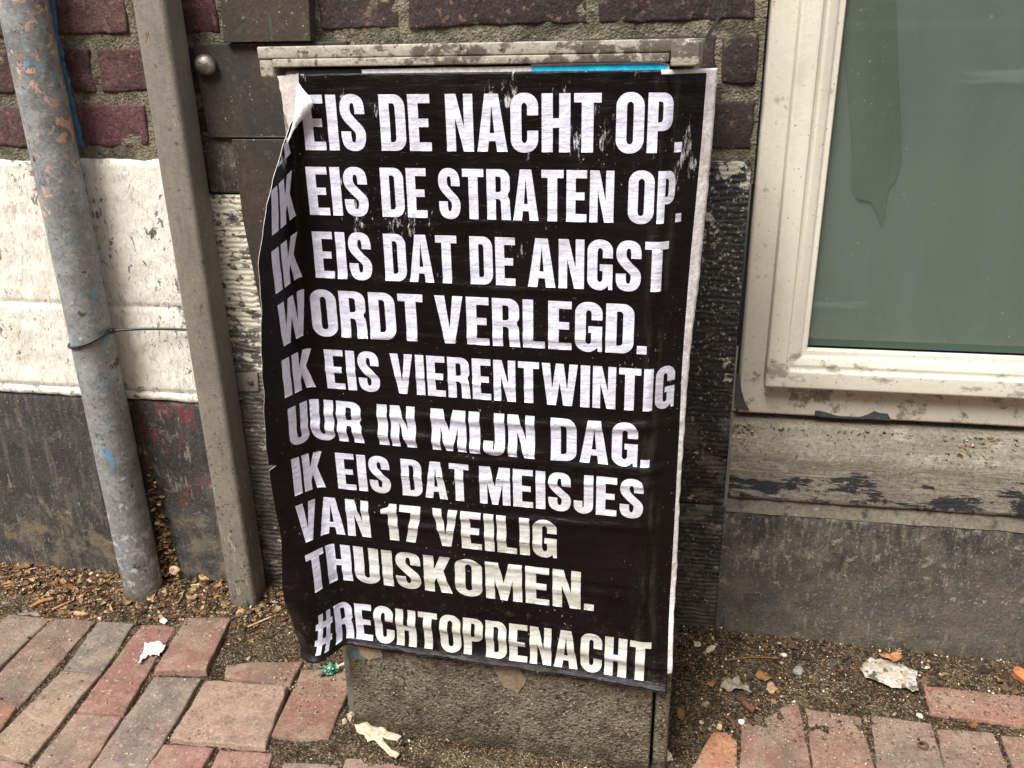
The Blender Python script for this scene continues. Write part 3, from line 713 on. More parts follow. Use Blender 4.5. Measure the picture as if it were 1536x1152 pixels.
# flaked patches that show the dark undercoat
def flake(parent, px, Y, name='flaked_paint', mat=m_undercoat):
    bm = bmesh.new(); f = bm.faces.new([bm.verts.new(on_wall(x, y, Y)) for x, y in px]); r = bmesh.ops.extrude_face_region(bm, geom=[f])
    for v in [g for g in r['geom'] if isinstance(g, bmesh.types.BMVert)]: v.co.y += .002
    return from_bm(name, bm, mat, parent, smooth=False)
flake(win, [(1223, 616), (1231, 617), (1240, 619), (1252, 623), (1262, 625), (1290, 626), (1302, 622), (1312, 617), (1320, 620), (1332, 621), (1337, 631), (1310, 629), (1270, 628), (1240, 626), (1222, 624)], yo-.0015)
flake(win, [(1104, 560), (1110, 562), (1112, 585), (1118, 605), (1124, 615), (1112, 614), (1101, 612), (1102, 590)], yo-.003)
# sill, ledge and plinth
zs0 = on_wall(1330, 642, yo).z; yS = YW-.020
zsf = on_wall(1300, 690, yS).z; zsl = on_wall(1250, 759, yS).z
xs0 = on_wall(1092, 740, yS).x
vsurf('sill', [(yo+.03, zs0+.004), (yo-.004, zs0-.002), (yS+.002, zsf+.006), (yS-.002, zsf-.004), (yS, zsl+.004), (yS+.006, zsl)], xs0, 1.9, .006, m_sill, bld, amp=.0012, s=22, seed=2)
zl2 = on_wall(1250, 773, YW-.016).z
vsurf('ledge', [(yS+.010, zsl+.004), (yS+.006, zsl-.001), (YW-.016, zl2+.002), (YW-.018, zl2-.006)], on_wall(1089, 765, YW-.016).x, 1.9, .006, m_ledge, bld, amp=.002, s=45, seed=3)
vsurf('plinth', [(YW-.012, zl2), (YW-.016, zl2-.006), (YW-.016, .12), (YW-.020, .03), (YW-.022, -.05)], on_wall(1084, 800, YW-.016).x, 1.9, .007, m_plinth_right, bld, amp=.0022, s=24, seed=9)

# the houses across the street: they shade the low sky and are what the glass mirrors
opp = empty('opposite_house', (0, -10, 0), 'brown brick house across the street mirrored in the window glass', 'building')
m_opp = weather('far_brick', (.13, .085, .065), [dict(c=(.08, .06, .05), s=1.5, lo=.45, hi=.6)], rough=.9, fine=0)
m_opps = weather('far_stone', (.42, .40, .36), rough=.8, fine=0); m_oppw = weather('far_window', (.03, .035, .04), rough=.15, fine=0)
box_obj('wall', (-25, -11, 0), (25, -10, 9.0), m_opp, opp, bev=0)
box_obj('string_course', (-25, -10.0, 1.05), (25, -9.94, 1.18), m_opps, opp, bev=0)
for k in range(-8, 9):
    for z_ in (1.4, 4.6):
        f_ = box_obj('window', (k*2.9-.75, -9.99, z_), (k*2.9+.75, -9.95, z_+2.0), m_opps, opp, bev=0)
        box_obj('pane', (k*2.9-.65, -9.95, z_+.1), (k*2.9+.65, -9.94, z_+1.9), m_oppw, f_, bev=0)

# ================================================================ brown sheet-metal cladding on the wall
yk = YW-.012
cl = empty('metal_cladding', on_wall(380, 300, yk), 'brown sheet copper cladding fixed to the wall left of the poster', 'cladding')
def quad_box(name, px, Y, th, mat, parent, bev=.0015):
    """plate whose front outline is traced on the plane at depth Y, square-sided, th thick towards the wall"""
    p = [on_wall(x, y, Y) for x, y in px]
    bm = bmesh.new(); f = bm.faces.new([bm.verts.new(v) for v in p]); r = bmesh.ops.extrude_face_region(bm, geom=[f])
    for v in [g for g in r['geom'] if isinstance(g, bmesh.types.BMVert)]: v.co.y += th
    o = from_bm(name, bm, mat, parent, smooth=False)
    return bevel_mod(o, bev)
quad_box('wide_plate', [(288, 66), (520, 62), (520, 207), (312, 205)], yk, .012, m_copper, cl)
quad_box('upper_duct', [(326, -60), (460, -60), (466, 62), (335, 64)], yk-.012, .03, m_copper, cl)
quad_box('lower_strip', [(347, 209), (440, 209), (470, 560), (398, 500), (366, 340)], yk-.003, .012, m_copper, cl)
bm = bmesh.new()
for v, s in (((300, 205), (520, 206)),):
    tube(bm, [on_wall(*v, yk-.001), on_wall(*s, yk-.001)], .0016, 6)
from_bm('seam', bm, m_copper, cl)
bm = bmesh.new(); bmesh.ops.create_uvsphere(bm, u_segments=28, v_segments=16, radius=.0185, matrix=Matrix.Translation(on_wall(308, 97, yk-.008)))
bm_c = on_wall(308, 97, yk-.008)
for v in bm.verts:
    d = v.co-bm_c; v.co = bm_c + Vector((d.x*.96, d.y*.62, d.z*.84))*(1+.05*nz(d.x*60, d.y*60, d.z*60))
from_bm('dome_bolt', bm, m_bolt, cl)

# ================================================================ pipe, post, tie, wire
pc = on_ground(214, 888); pc.y = YW-.050; _d = on_wall(214, 860, YW-.050); pc.x = _d.x
pL, pR = on_wall(126.5, 600, pc.y), on_wall(189, 600, pc.y)
prad = .5*(pR.x-pL.x)*.86; pc.x = .5*(pL.x+pR.x)
pipe = empty('drainpipe', (pc.x, pc.y, 0), 'grey galvanised round pipe with salmon and blue paint spots standing against the wall', 'pipe')
bm = bmesh.new(); tube(bm, [(pc.x, pc.y, z) for z in np.linspace(-.06, 2.6, 90)], prad, 40)
for v in bm.verts:
    d = Vector((v.co.x-pc.x, v.co.y-pc.y, 0)); v.co += d*(.018*nz(v.co.x, v.co.y, v.co.z, 11))
from_bm('pipe_body', bm, m_galv, pipe)
bm = bmesh.new(); tube(bm, [(pc.x, pc.y, z) for z in (-.03, .0, .012, .02)], [prad*1.12, prad*1.12, prad*1.07, prad*1.0], 40)
m_crust = simple('dirt_crust', (.09, .072, .05), .95, (.04, .03, .02), 90, .004)
from_bm('dirt_collar', bm, m_crust, pipe)

yp = YW-.072                                  # post front
pl, pr_ = on_wall(345, 907, yp), on_wall(383, 906, yp)
pl0, pr0 = on_wall(194, 0, yp), on_wall(245, 0, yp)
ax0, ax1 = .5*(pl.x+pl0.x), .5*(pr_.x+pr0.x)
post = empty('downpipe', (.5*(ax0+ax1), yp+.03, 0), 'taupe painted square steel post between the round pipe and the poster', 'post')
bm = bmesh.new(); box(bm, (ax0, yp, -.06), (ax1, yp+.056, 2.6)); o = from_bm('post_body', bm, m_post, post); bevel_mod(o, .009, 5)
tb = [on_wall(x, y, YW-.014) for x, y in ((352, 560), (386, 559), (388, 587), (354, 588))]
bm = bmesh.new(); f = bm.faces.new([bm.verts.new(v) for v in tb]); r = bmesh.ops.extrude_face_region(bm, geom=[f])
for v in [g for g in r['geom'] if isinstance(g, bmesh.types.BMVert)]: v.co.y += .004
brk = from_bm('bracket', bm, m_post, post); bevel_mod(brk, .001)
sc = on_wall(375, 573, YW-.016)
bm = bmesh.new(); bmesh.ops.create_uvsphere(bm, u_segments=14, v_segments=8, radius=.0058, matrix=Matrix.Translation(sc) @ Matrix.Diagonal((1, .5, 1, 1)))
from_bm('screw', bm, m_bolt, brk)

# cable tie round the pipe with its tail running behind the post
t0 = on_wall(108, 524, pc.y-prad*.8); t1 = on_wall(178, 497, pc.y)
zc_ = on_wall(140, 525, pc.y-prad).z; zhi = t1.z
tie = empty('cable_tie', (pc.x, pc.y, zc_), 'thin black cable tie looped round the grey pipe and stretched to the post', 'cable tie')
ring = []
for k in range(49):
    a = 2*math.pi*k/48; rr = prad*1.02+.0022
    x = pc.x + rr*cs(a); y = pc.y + rr*sn(a); tt = (cs(a)+1)/2
    ring.append((x, y, zc_ + (zhi-zc_)*(tt**2.0)*.95))
bm = bmesh.new(); tube(bm, ring, .0024, 8, cap=False); from_bm('loop', bm, m_black_plastic, tie)
e = on_wall(285, 495, YW-.02); s0 = Vector((pc.x+prad*1.02, pc.y, zhi))
bm = bmesh.new(); tube(bm, [s0.lerp(e, t)+Vector((0, 0, .003*sn(t*3.1))) for t in np.linspace(0, 1.05, 14)], .0024, 8); from_bm('tail', bm, m_black_plastic, tie)
bm = bmesh.new(); box(bm, s0-Vector((.001, .005, .004)), s0+Vector((.009, .004, .004))); o = from_bm('locking_head', bm, m_black_plastic, tie); bevel_mod(o, .001)
w0, w1 = on_wall(1045, 80, 1.20), on_wall(1100, -25, YW-.01)
bm = bmesh.new(); tube(bm, [w0.lerp(w1, t) + Vector((.004*sn(t*3.1), 0, 0)) for t in np.linspace(0, 1, 12)], .0024, 8)
o = from_bm('wire', bm, m_black_plastic, loc=w0); tag(o, 'thin black wire running up the bricks from the corner of the cabinet lid', 'wire')

# ================================================================ the cabinet
ANG = -0.0497434226
P0 = Vector((-0.45646, 1.00878, 0))           # left end of the front panel
ET = Vector((cs(ANG), sn(ANG), 0)); EO = Vector((sn(ANG), -cs(ANG), 0))   # along the front, outward
def C(t, o_, z): return P0 + ET*t + EO*o_ + Vector((0, 0, z))
MC = Matrix(((ET.x, -EO.x, 0, P0.x), (ET.y, -EO.y, 0, P0.y), (0, 0, 1, 0), (0, 0, 0, 1)))   # local: t, inward, z
cab = empty('utility_cabinet', C(.23, -.15, 0), 'beige metal street utility cabinet with grimy lid behind the black poster', 'utility cabinet')
def cbox(name, t0, t1, i0, i1, z0, z1, mat, bev=.003, parent=None):
    return box_obj(name, (t0, i0, z0), (t1, i1, z1), mat, parent or cab, bev, MC)
PF = .0035                                    # panel face lies just behind the paper
cbox('body', -.020, .436, .030, .315, -.03, .985, m_cab_body)
cbox('side_body', .4365, .470, .060, .314, -.03, .984, m_cab_body)
cbox('front_panel', .001, .4345, PF, .032, .155, .974, m_cabinet, .004)
cbox('panel_hinge', .4375, .462, PF+.052, .075, .155, .972, m_cab_body, .003)
cbox('plinth_panel', .0015, .4625, PF+.001, .032, -.012, .152, m_cab_base, .004)
cbox('corner_post', .4665, .4865, PF+.006, .058, -.03, .158, m_cab_base, .004)
lid = cbox('lid', -.0265, .4765, -.004, .320, .9872, 1.0005, m_cabinet, .002)
cbox('lid_lip', -.008, .4465, -.0055, .02, .9780, .9868, m_cabinet, .0015, lid)
cbox('lid_end', -.0262, -.0085, -.003, .30, .9665, .9869, m_cabinet, .003, lid)
cbox('lid_corner', .4475, .4775, -.006, .10, .9735, .9985, m_cabinet, .002, lid)

# ================================================================ the poster sheet
def ip(x, pts):
    pts = sorted(pts)
    if x <= pts[0][0]: return pts[0][1]
    for (a, b), (c, d) in zip(pts[:-1], pts[1:]):
        if x <= c:
            t = (x-a)/(c-a); t = t*t*(3-2*t)*.5 + t*.5; return b+(d-b)*t
    return pts[-1][1]
CREASE = [(.165, .016), (.29, .009), (.40, -.003), (.50, -.004), (.60, -.002), (.73, .002), (.90, .014), (.98, .018)]
FOLDR = [(.16, .448), (.3, .440), (.61, .4375), (.76, .4415), (.9, .444), (.98, .444)]
PHI = [(.16, 60), (.29, 58), (.38, 51), (.47, 52), (.60, 64), (.73, 73), (.86, 81), (.98, 86)]
CURL = [(.16, 1.7), (.22, 1.35), (.30, .75), (.42, .35), (.6, .15), (.9, .05)]
DROOP = [(.16, 0.02), (.5, .0), (.60, .06), (.73, .20), (.88, .34), (.98, .36)]
EDGE = [(.155, -.062), (.165, -.078), (.20, -.083), (.30, -.082), (.36, -.074), (.42, -.077), (.47, -.079), (.4775, -.079), (.480, -.062), (.4835, -.079), (.55, -.080),
        (.64, -.078), (.72, -.077), (.78, -.074), (.82, -.067), (.85, -.060), (.875, -.046), (.90, -.020), (.915, .004), (.925, .018), (.945, .020), (.972, .0225)]
PSI = R(38)
def psi(v): return PSI*ss((v-.17)/.16)
def edge_l(v): return ip(v, EDGE) + .0015*nz(v, 0, 0, 30)
def black_r(v): return ip(v, FOLDR) + (ip(v, [(.16, .0345), (.3, .0375), (.45, .0385), (.56, .039), (.74, .0365), (.83, .038), (.97, .040)]))/cs(psi(v))
def edge_r(v):
    if v < .193: return black_r(v)+.0004
    return ip(v, FOLDR) + (ip(v, [(.19, .0415), (.31, .0445), (.45, .0435), (.56, .0455), (.66, .0465), (.74, .0485), (.83, .050), (.975, .0512)]) + .0012*nz(v, 4, 0, 60))/cs(psi(v))
def ss(x): x = min(1, max(0, x)); return x*x*(3-2*x)
NU, U0, U1 = 240, -.09, .53
_rows = {}
def row(v):
    key = round(v, 4)
    if key in _rows: return _rows[key]
    c, fr_, ph = ip(v, CREASE), ip(v, FOLDR), R(ip(v, PHI))
    us = [U0+(U1-U0)*i/NU for i in range(NU+1)]; du = (U1-U0)/NU
    i0 = int((.2-U0)/du); T = [0]*(NU+1); O = [0]*(NU+1); T[i0] = us[i0]
    for i in range(i0, NU):
        a = psi(v)*ss((us[i]-fr_+.004)/.010); T[i+1] = T[i]+cs(a)*du; O[i+1] = O[i]-sn(a)*du
    for i in range(i0, 0, -1):
        s = c-us[i]; a = ph*ss((s+.003)/.014) * (1 + .10*sn(s*50)) * (1 - ip(v, CURL)*ss((s-.038)/.045))
        T[i-1] = T[i]-cs(a)*du; O[i-1] = O[i]+sn(a)*du
    _rows[key] = (T, O); return _rows[key]
def P(u, v, lift=0.0):
    T, O = row(v); x = (u-U0)/(U1-U0)*NU; i = max(0, min(NU-1, int(x))); f = x-i
    t = T[i]*(1-f)+T[i+1]*f; o_ = O[i]*(1-f)+O[i+1]*f
    c = ip(v, CREASE); s = max(0, c-u); z = v - ip(v, DROOP)*max(0, s-.004)
    flat = 1 - ss((s-.0)/.03)
    # horizontal sags in the lower half, faint cockling everywhere
    for v0, w, A, k, u0_, u1_ in ((.548, .006, .0022, .03, .02, .47), (.512, .007, .003, -.05, .0, .30), (.492, .005, .0022, .02, .18, .46), (.405, .006, .0022, .04, .05, .44),
                                  (.378, .005, .002, -.03, .08, .30), (.66, .005, .0012, .05, .05, .4), (.725, .004, .0012, -.02, .05, .35), (.30, .006, .0012, .03, 0, .4), (.215, .008, .0025, -.04, .05, .48), (.462, .004, .0013, .06, .10, .46), (.335, .004, .0012, -.05, .02, .42), (.60, .0035, .001, -.03, .0, .30), (.80, .003, .0008, .05, .05, .35)):
        e = (v-v0-k*(u-.2)-.003*nz(u, v0, 0, 16))/w
        if abs(e) < 3: o_ += 1.7*A*math.exp(-e*e)*ss((u-u0_+.06)/.08)*ss((u1_+.06-u)/.08)
    o_ += .0011*nz(u*.6, v*1.5, 1, 16) + .0006*nz(u, v*1.6, 3, 48) + .0011*flat
    if s > 0: o_ += .004*ss(s/.05)*nz(u*.4, v, 7, 20)
    # foot of the sheet curls outward, loosened lower right corner
    b = max(0, .192-v); o_ += 15.0*b*b + .05*b; z += 7.0*b*b
    q = ss((u-.36)/.12)*ss((.30-v)/.10); o_ += q*(.006 + .003*nz(u, v, 9, 26))
    return C(t, o_+lift+.0016, z)
def PN(u, v):
    e = .0015; a = P(u+e, v)-P(u-e, v); b = P(u, v+e)-P(u, v-e); return a.cross(b).normalized()
poster = empty('poster', C(.2, .004, .165), 'black poster with bold white Dutch capitals pasted on the cabinet, its left edge curling loose', 'poster')
V0, V1 = .1655, .9702
nv, nu = 270, 200; vs_, uv_, fs_, mi = [], [], [], []
for j in range(nv+1):
    v = V0+(V1-V0)*j/nv; a, b, c = edge_l(v), black_r(v), edge_r(v)
    for i in range(nu+1):
        u = a+(b-a)*i/nu; vb = v + (.0022*nz(u*1.2, 3, 0, 24) + .0012*nz(u, 8, 0, 90))*ss((.19-v)/.03); vs_.append(P(u, vb)); uv_.append((u, vb))
    for k in range(1, 5):
        u = b+(c-b)*k/4; vs_.append(P(u, v)); uv_.append((u, v))
W = nu+5
for j in range(nv):
    v = V0+(V1-V0)*(j+.5)/nv
    for i in range(nu+4):
        if i >= nu and v < .193: continue
        fs_.append((j*W+i, j*W+i+1, (j+1)*W+i+1, (j+1)*W+i)); mi.append(1 if i >= nu else 0)
me = bpy.data.meshes.new('sheet'); me.from_pydata([tuple(p) for p in vs_], [], fs_)
ul = me.uv_layers.new(name='UVMap'); li = np.zeros(len(me.loops), dtype=np.int32); me.loops.foreach_get('vertex_index', li)
ul.data.foreach_set('uv', np.array(uv_, dtype=np.float32)[li].ravel())
me.polygons.foreach_set('material_index', mi)
o = link_mesh('sheet', me, [m_poster, m_paper, m_paper], poster)
s_ = o.modifiers.new('paper', 'SOLIDIFY'); s_.thickness = .0006; s_.offset = -1; s_.material_offset = 2; s_.material_offset_rim = 2

# ---- lettering: condensed grotesque capitals drawn as outlines
def arc(cx, cy, rx, ry, a0, a1, n=10):
    return [(cx+rx*cs(R(a0+(a1-a0)*i/n)), cy+ry*sn(R(a0+(a1-a0)*i/n))) for i in range(n+1)]
S, H = .19, .155
def rrect(x0, y0, x1, y1, r, ry=None, corners=(1, 1, 1, 1)):     # bl, br, tr, tl
    ry = ry or r; p = []
    p += arc(x0+r, y0+ry, r, ry, 180, 270) if corners[0] else [(x0, y0)]
    p += arc(x1-r, y0+ry, r, ry, 270, 360) if corners[1] else [(x1, y0)]
    p += arc(x1-r, y1-ry, r, ry, 0, 90) if corners[2] else [(x1, y1)]
    p += arc(x0+r, y1-ry, r, ry, 90, 180) if corners[3] else [(x0, y1)]
    return p
def stroke(pts, n=10):
    """smooth centre line -> outline, thicker where it runs upright"""
    q = []
    P_ = [pts[0]]+list(pts)+[pts[-1]]
    for i in range(1, len(P_)-2):
        for k in range(n):
            t = k/n; a, b, c, d = P_[i-1], P_[i], P_[i+1], P_[i+2]
            q.append(tuple(.5*((2*b[m])+(-a[m]+c[m])*t+(2*a[m]-5*b[m]+4*c[m]-d[m])*t*t+(-a[m]+3*b[m]-3*c[m]+d[m])*t**3) for m in (0, 1)))
    q.append(pts[-1]); Lf, Rt = [], []
    for i, p in enumerate(q):
        a, b = q[max(0, i-1)], q[min(len(q)-1, i+1)]; dx, dy = b[0]-a[0], b[1]-a[1]; L = math.hypot(dx, dy) or 1; dx, dy = dx/L, dy/L
        w = .5*(H + (S-H)*abs(dy)); Lf.append((p[0]-dy*w, p[1]+dx*w)); Rt.append((p[0]+dy*w, p[1]-dx*w))
    return Lf+Rt[::-1]
def glyphs():
    G = {}
    w = .42; G['E'] = (w, [[(0, 0), (w, 0), (w, H), (S, H), (S, .425), (w-.045, .425), (w-.045, .575), (S, .575), (S, 1-H), (w, 1-H), (w, 1), (0, 1)]])
    G['I'] = (S+.01, [[(0, 0), (S+.01, 0), (S+.01, 1), (0, 1)]])
    w = .40; G['L'] = (w, [[(0, 0), (w, 0), (w, H), (S, H), (S, 1), (0, 1)]])
    w = .49; G['H'] = (w, [[(0, 0), (S, 0), (S, .42), (w-S, .42), (w-S, 0), (w, 0), (w, 1), (w-S, 1), (w-S, .58), (S, .58), (S, 1), (0, 1)]])
    w = .46; G['T'] = (w, [[(w/2-.1, 0), (w/2+.1, 0), (w/2+.1, 1-H), (w, 1-H), (w, 1), (0, 1), (0, 1-H), (w/2-.1, 1-H)]])
    w = .49; G['N'] = (w, [[(0, 0), (.165, 0), (.165, .60), (w-.185, 0), (w, 0), (w, 1), (w-.165, 1), (w-.165, .42), (.19, 1), (0, 1)]])
    w = .54; G['A'] = (w, [[(0, 0), (.185, 0), (.21, .185), (w-.21, .185), (w-.185, 0), (w, 0), (w-.15, 1), (.15, 1)], [(.228, .325), (w/2, .83), (w-.228, .325)]])
    w = .53; G['V'] = (w, [[(.17, 0), (w-.17, 0), (w, 1), (w-.19, 1), (w/2, .30), (.19, 1), (0, 1)]])
    w = .78; G['W'] = (w, [[(.12, 0), (.31, 0), (.39, .55), (.47, 0), (.66, 0), (.78, 1), (.60, 1), (.555, .38), (.475, 1), (.305, 1), (.225, .38), (.18, 1), (0, 1)]])
    w = .66; G['M'] = (w, [[(0, 0), (.165, 0), (.165, .56), (.268, 0), (.392, 0), (.495, .56), (.495, 0), (w, 0), (w, 1), (.425, 1), (.33, .47), (.235, 1), (0, 1)]])
    w = .52; G['K'] = (w, [[(0, 0), (S, 0), (S, .27), (.24, .41), (.315, 0), (w, 0), (.365, .58), (.51, 1), (.315, 1), (S, .60), (S, 1), (0, 1)]])
    w = .50; G['O'] = (w, [rrect(0, -.012, w, 1.012, .235), rrect(S, H-.01, w-S, 1-H+.01, .058, .075)])
    w = .49; G['D'] = (w, [rrect(0, 0, w, 1, .20, .22, (0, 1, 1, 0)), rrect(S, H, w-S, 1-H, .055, .07, (0, 1, 1, 0))])
    w = .47; G['P'] = (w, [[(0, 0), (S, 0), (S, .37)] + arc(w-.20, .37+.20, .20, .20, 270, 360) + arc(w-.20, 1-.20, .20, .20, 0, 90) + [(0, 1)], rrect(S, .37+.145, w-S, 1-.145, .05, .06, (0, 1, 1, 0))])
    w = .50; G['R'] = (w, [[(0, 0), (S, 0), (S, .415), (.235, .415)] + arc(.235, .345, .065, .07, 80, 10, 4) + [(.315, 0), (w+.01, 0), (w-.012, .36)] + arc(w-.09, .37, .078, .11, 5, 55, 4)
                + arc(w-.12, .62, .115, .12, 310, 360, 4) + arc(w-.20, .80, .195, .20, 0, 90) + [(0, 1)], rrect(S, .55, w-.005-S, 1-.145, .05, .06, (0, 1, 1, 0))])
    w = .48
    inner = arc(w-S-.055, H+.075, .055, .075, 360, 270, 6) + arc(S+.055, H+.075, .055, .075, 270, 180, 6)
    innt = arc(S+.055, 1-H-.075, .055, .075, 180, 90, 6) + arc(w-S-.055, 1-H-.075, .055, .075, 90, 0, 6)
    G['C'] = (w, [[(w, .63)] + arc(w-.225, 1.012-.225, .225, .225, 0, 90) + arc(.225, 1.012-.225, .225, .225, 90, 180) + arc(.225, -.012+.225, .225, .225, 180, 270)
                + arc(w-.225, -.012+.225, .225, .225, 270, 360) + [(w, .37), (w-S, .37)] + inner + innt + [(w-S, .63)]])
    G['G'] = (w, [[(w, .645)] + arc(w-.225, 1.012-.225, .225, .225, 0, 90) + arc(.225, 1.012-.225, .225, .225, 90, 180) + arc(.225, -.012+.225, .225, .225, 180, 270)
                + [(w-.20, -.01), (w-.13, .03), (w-.085, .085), (w-.07, 0), (w, 0), (w, .52), (w-.245, .52), (w-.245, .385), (w-S, .385)] + inner + innt + [(w-S, .645)]])
    w = .48; G['U'] = (w, [[(0, 1)] + arc(.22, .21, .22, .222, 180, 270) + arc(w-.22, .21, .22, .222, 270, 360) + [(w, 1), (w-S, 1)]
                + arc(w-S-.05, H+.07, .05, .07, 360, 270, 6) + arc(S+.05, H+.07, .05, .07, 270, 180, 6) + [(S, 1)]])
    w = .40; G['J'] = (w, [[(0, .32)] + arc(.20, .19, .20, .202, 180, 270) + arc(w-.20, .19, .20, .202, 270, 360) + [(w, 1), (w-S, 1)]
                + arc(w-S-.016, H+.04, .016, .04, 360, 270, 4) + arc(S-.01+.016, H+.04, .016, .04, 270, 180, 4) + [(S-.01, .32)]])
    w = .47; c_ = [(w-.095, .655), (w-.097, .77), (w-.13, .885), (w/2, .932), (.135, .89), (.097, .77), (.12, .64), (w/2-.01, .505), (w-.115, .365), (w-.095, .235), (w-.135, .11), (w/2, .068), (.13, .115), (.097, .23), (.095, .345)]
    G['S'] = (w, [stroke(c_, 6)])
    G['1'] = (.34, [[(.14, 0), (.34, 0), (.34, 1), (.19, 1), (.15, .90), (.0, .835), (.0, .72), (.14, .745)]])
    G['7'] = (.44, [[(.085, 0), (.285, 0), (.44, .80), (.44, 1), (0, 1), (0, .84), (.245, .84)]])
    G['.'] = (.17, [[(0, 0), (.17, 0), (.17, .17), (0, .17)]])
    k = .12; pt = lambda x, y: (x+k*y, y)
    a1, a2, b1, b2, c1, c2, d1, d2, x0, x1 = .06, .185, .285, .41, .225, .375, .625, .775, .0, .47
    G['#'] = (.58, [[pt(a1, 0), pt(a2, 0), pt(a2, c1), pt(b1, c1), pt(b1, 0), pt(b2, 0), pt(b2, c1), pt(x1, c1), pt(x1, c2), pt(b2, c2), pt(b2, d1), pt(x1, d1), pt(x1, d2), pt(b2, d2), pt(b2, 1), pt(b1, 1),
                pt(b1, d2), pt(a2, d2), pt(a2, 1), pt(a1, 1), pt(a1, d2), pt(x0, d2), pt(x0, d1), pt(a1, d1), pt(a1, c2), pt(x0, c2), pt(x0, c1), pt(a1, c1)],
                [pt(a2, c2), pt(b1, c2), pt(b1, d1), pt(a2, d1)]])
    return G
G = glyphs(); GAP = .062
def outline_mesh(loops):
    cu = bpy.data.curves.new('outline', 'CURVE'); cu.dimensions = '2D'; cu.fill_mode = 'BOTH'
    for lp in loops:
        sp = cu.splines.new('POLY'); sp.points.add(len(lp)-1); sp.use_cyclic_u = True
        for p, (x, y) in zip(sp.points, lp): p.co = (x, y, 0, 1)
    ob = bpy.data.objects.new('outline', cu); col.objects.link(ob)
    dg = bpy.context.evaluated_depsgraph_get(); me = bpy.data.meshes.new_from_object(ob.evaluated_get(dg))
    bpy.data.objects.remove(ob); bpy.data.curves.remove(cu)
    return me
def word_loops(word, u0, u1, z0, z1):
    wid = sum(G[c][0] for c in word) + GAP*(len(word)-1) - sum(.035 for a, b in zip(word, word[1:]) if a+b in ('AN', 'VA', 'AT', 'TA', 'RA', 'AG', 'L.', 'P.', 'D.', '17', 'AC'))*.0
    k = (u1-u0)/wid; x = 0; out = []
    for c in word:
        for lp in G[c][1]: out.append([(u0+(x+px)*k, z0+py*(z1-z0)) for px, py in lp])
        x += G[c][0]+GAP
    return out
def nat(word, h): return (sum(G[c][0] for c in word) + GAP*(len(word)-1))*h
ROWS = [
    (.8848, .9474, [('IK', -.052, .0), ('EIS', .0221, .1002), ('DE', .1187, .1802), ('NACHT', .1986, .3758), ('O', .3921, .4225), ('P.', .4262, .4672)]),
    (.8075, .8653, [('IK', -.052, .0), ('EIS', .019, .0968), ('DE', .1139, .171), ('STRATEN', .1858, .3916), ('O', .4077, .4365), ('P.', .4400, .4715)]),
    (.7286, .787, [('IK', -.054, .0), ('EIS', .0184, .095), ('DAT', .1119, .2049), ('DE', .2209, .2766), ('ANGST', .2919, .4570)]),
    (.6513, .7125, [('W', -.052, .0), ('ORDT', .0063, .158), ('VERLEGD.', .1735, .435)]),
    (.578, .6328, [('IK', -.050, .0015), ('EIS', .0184, .0934), ('VIERENTWINTIG', .1091, .4760)]),
    (.5017, .5606, [('U', -.046, -.0145), ('UR', -.0105, .0632), ('IN', .0859, .1387), ('MIJN', .1607, .2984), ('DAG.', .3194, .4445)]),
    (.4277, .4833, [('IK', -.048, .0), ('EIS', .019, .0968), ('DAT', .1136, .2084), ('MEISJES', .2229, .4385)]),
    (.3542, .4124, [('V', -.050, -.018), ('AN', -.0155, .0614), ('17', .0799, .1378), ('VEILIG', .1546, .3268)]),
    (.277, .337, [('T', -.045, -.0155), ('HUISKOMEN.', -.0115, .378)]),
    (.1765, .2388, [('#', -.0485, -.0135), ('RECHTOPDENACHT', -.0105, .4580)])]
for z0, z1, ws in ROWS:
    loops = []
    for w, a, b in ws: loops += word_loops(w, a, b, z0, z1)
    me = outline_mesh(loops); bm = bmesh.new(); bm.from_mesh(me); bpy.data.meshes.remove(me)
    bmesh.ops.remove_doubles(bm, verts=bm.verts, dist=1e-6)
    st = .0045
    for u in np.arange(-.06, .5, st):
        if any(v.co.x < u for v in bm.verts) and any(v.co.x > u for v in bm.verts):
            bmesh.ops.bisect_plane(bm, geom=bm.verts[:]+bm.edges[:]+bm.faces[:], plane_co=(u, 0, 0), plane_no=(1, 0, 0))
    for v_ in np.arange(z0, z1, st):
        bmesh.ops.bisect_plane(bm, geom=bm.verts[:]+bm.edges[:]+bm.faces[:], plane_co=(0, v_, 0), plane_no=(0, 1, 0))
    kill = [f for f in bm.faces if f.calc_center_median().x < edge_l(f.calc_center_median().y)+.0015]
    bmesh.ops.delete(bm, geom=kill, context='FACES')
    for l_ in list(bm.loops.layers.uv.values()): bm.loops.layers.uv.remove(l_)
    uvl = bm.loops.layers.uv.new('UVMap')
    for f in bm.faces:
        for l in f.loops: l[uvl].uv = (l.vert.co.x, l.vert.co.y)
    for f in bm.faces:
        f.normal_update()
        if f.normal.z < 0: f.normal_flip()
    nrm_ = []
    for v in bm.verts:
        u, vv = v.co.x, v.co.y; n_ = PN(u, vv); nrm_.append(n_); v.co = P(u, vv) + n_*.00045
    o = from_bm('text_line', bm, m_print, poster, normals=False); o.data.normals_split_custom_set_from_vertices(nrm_)

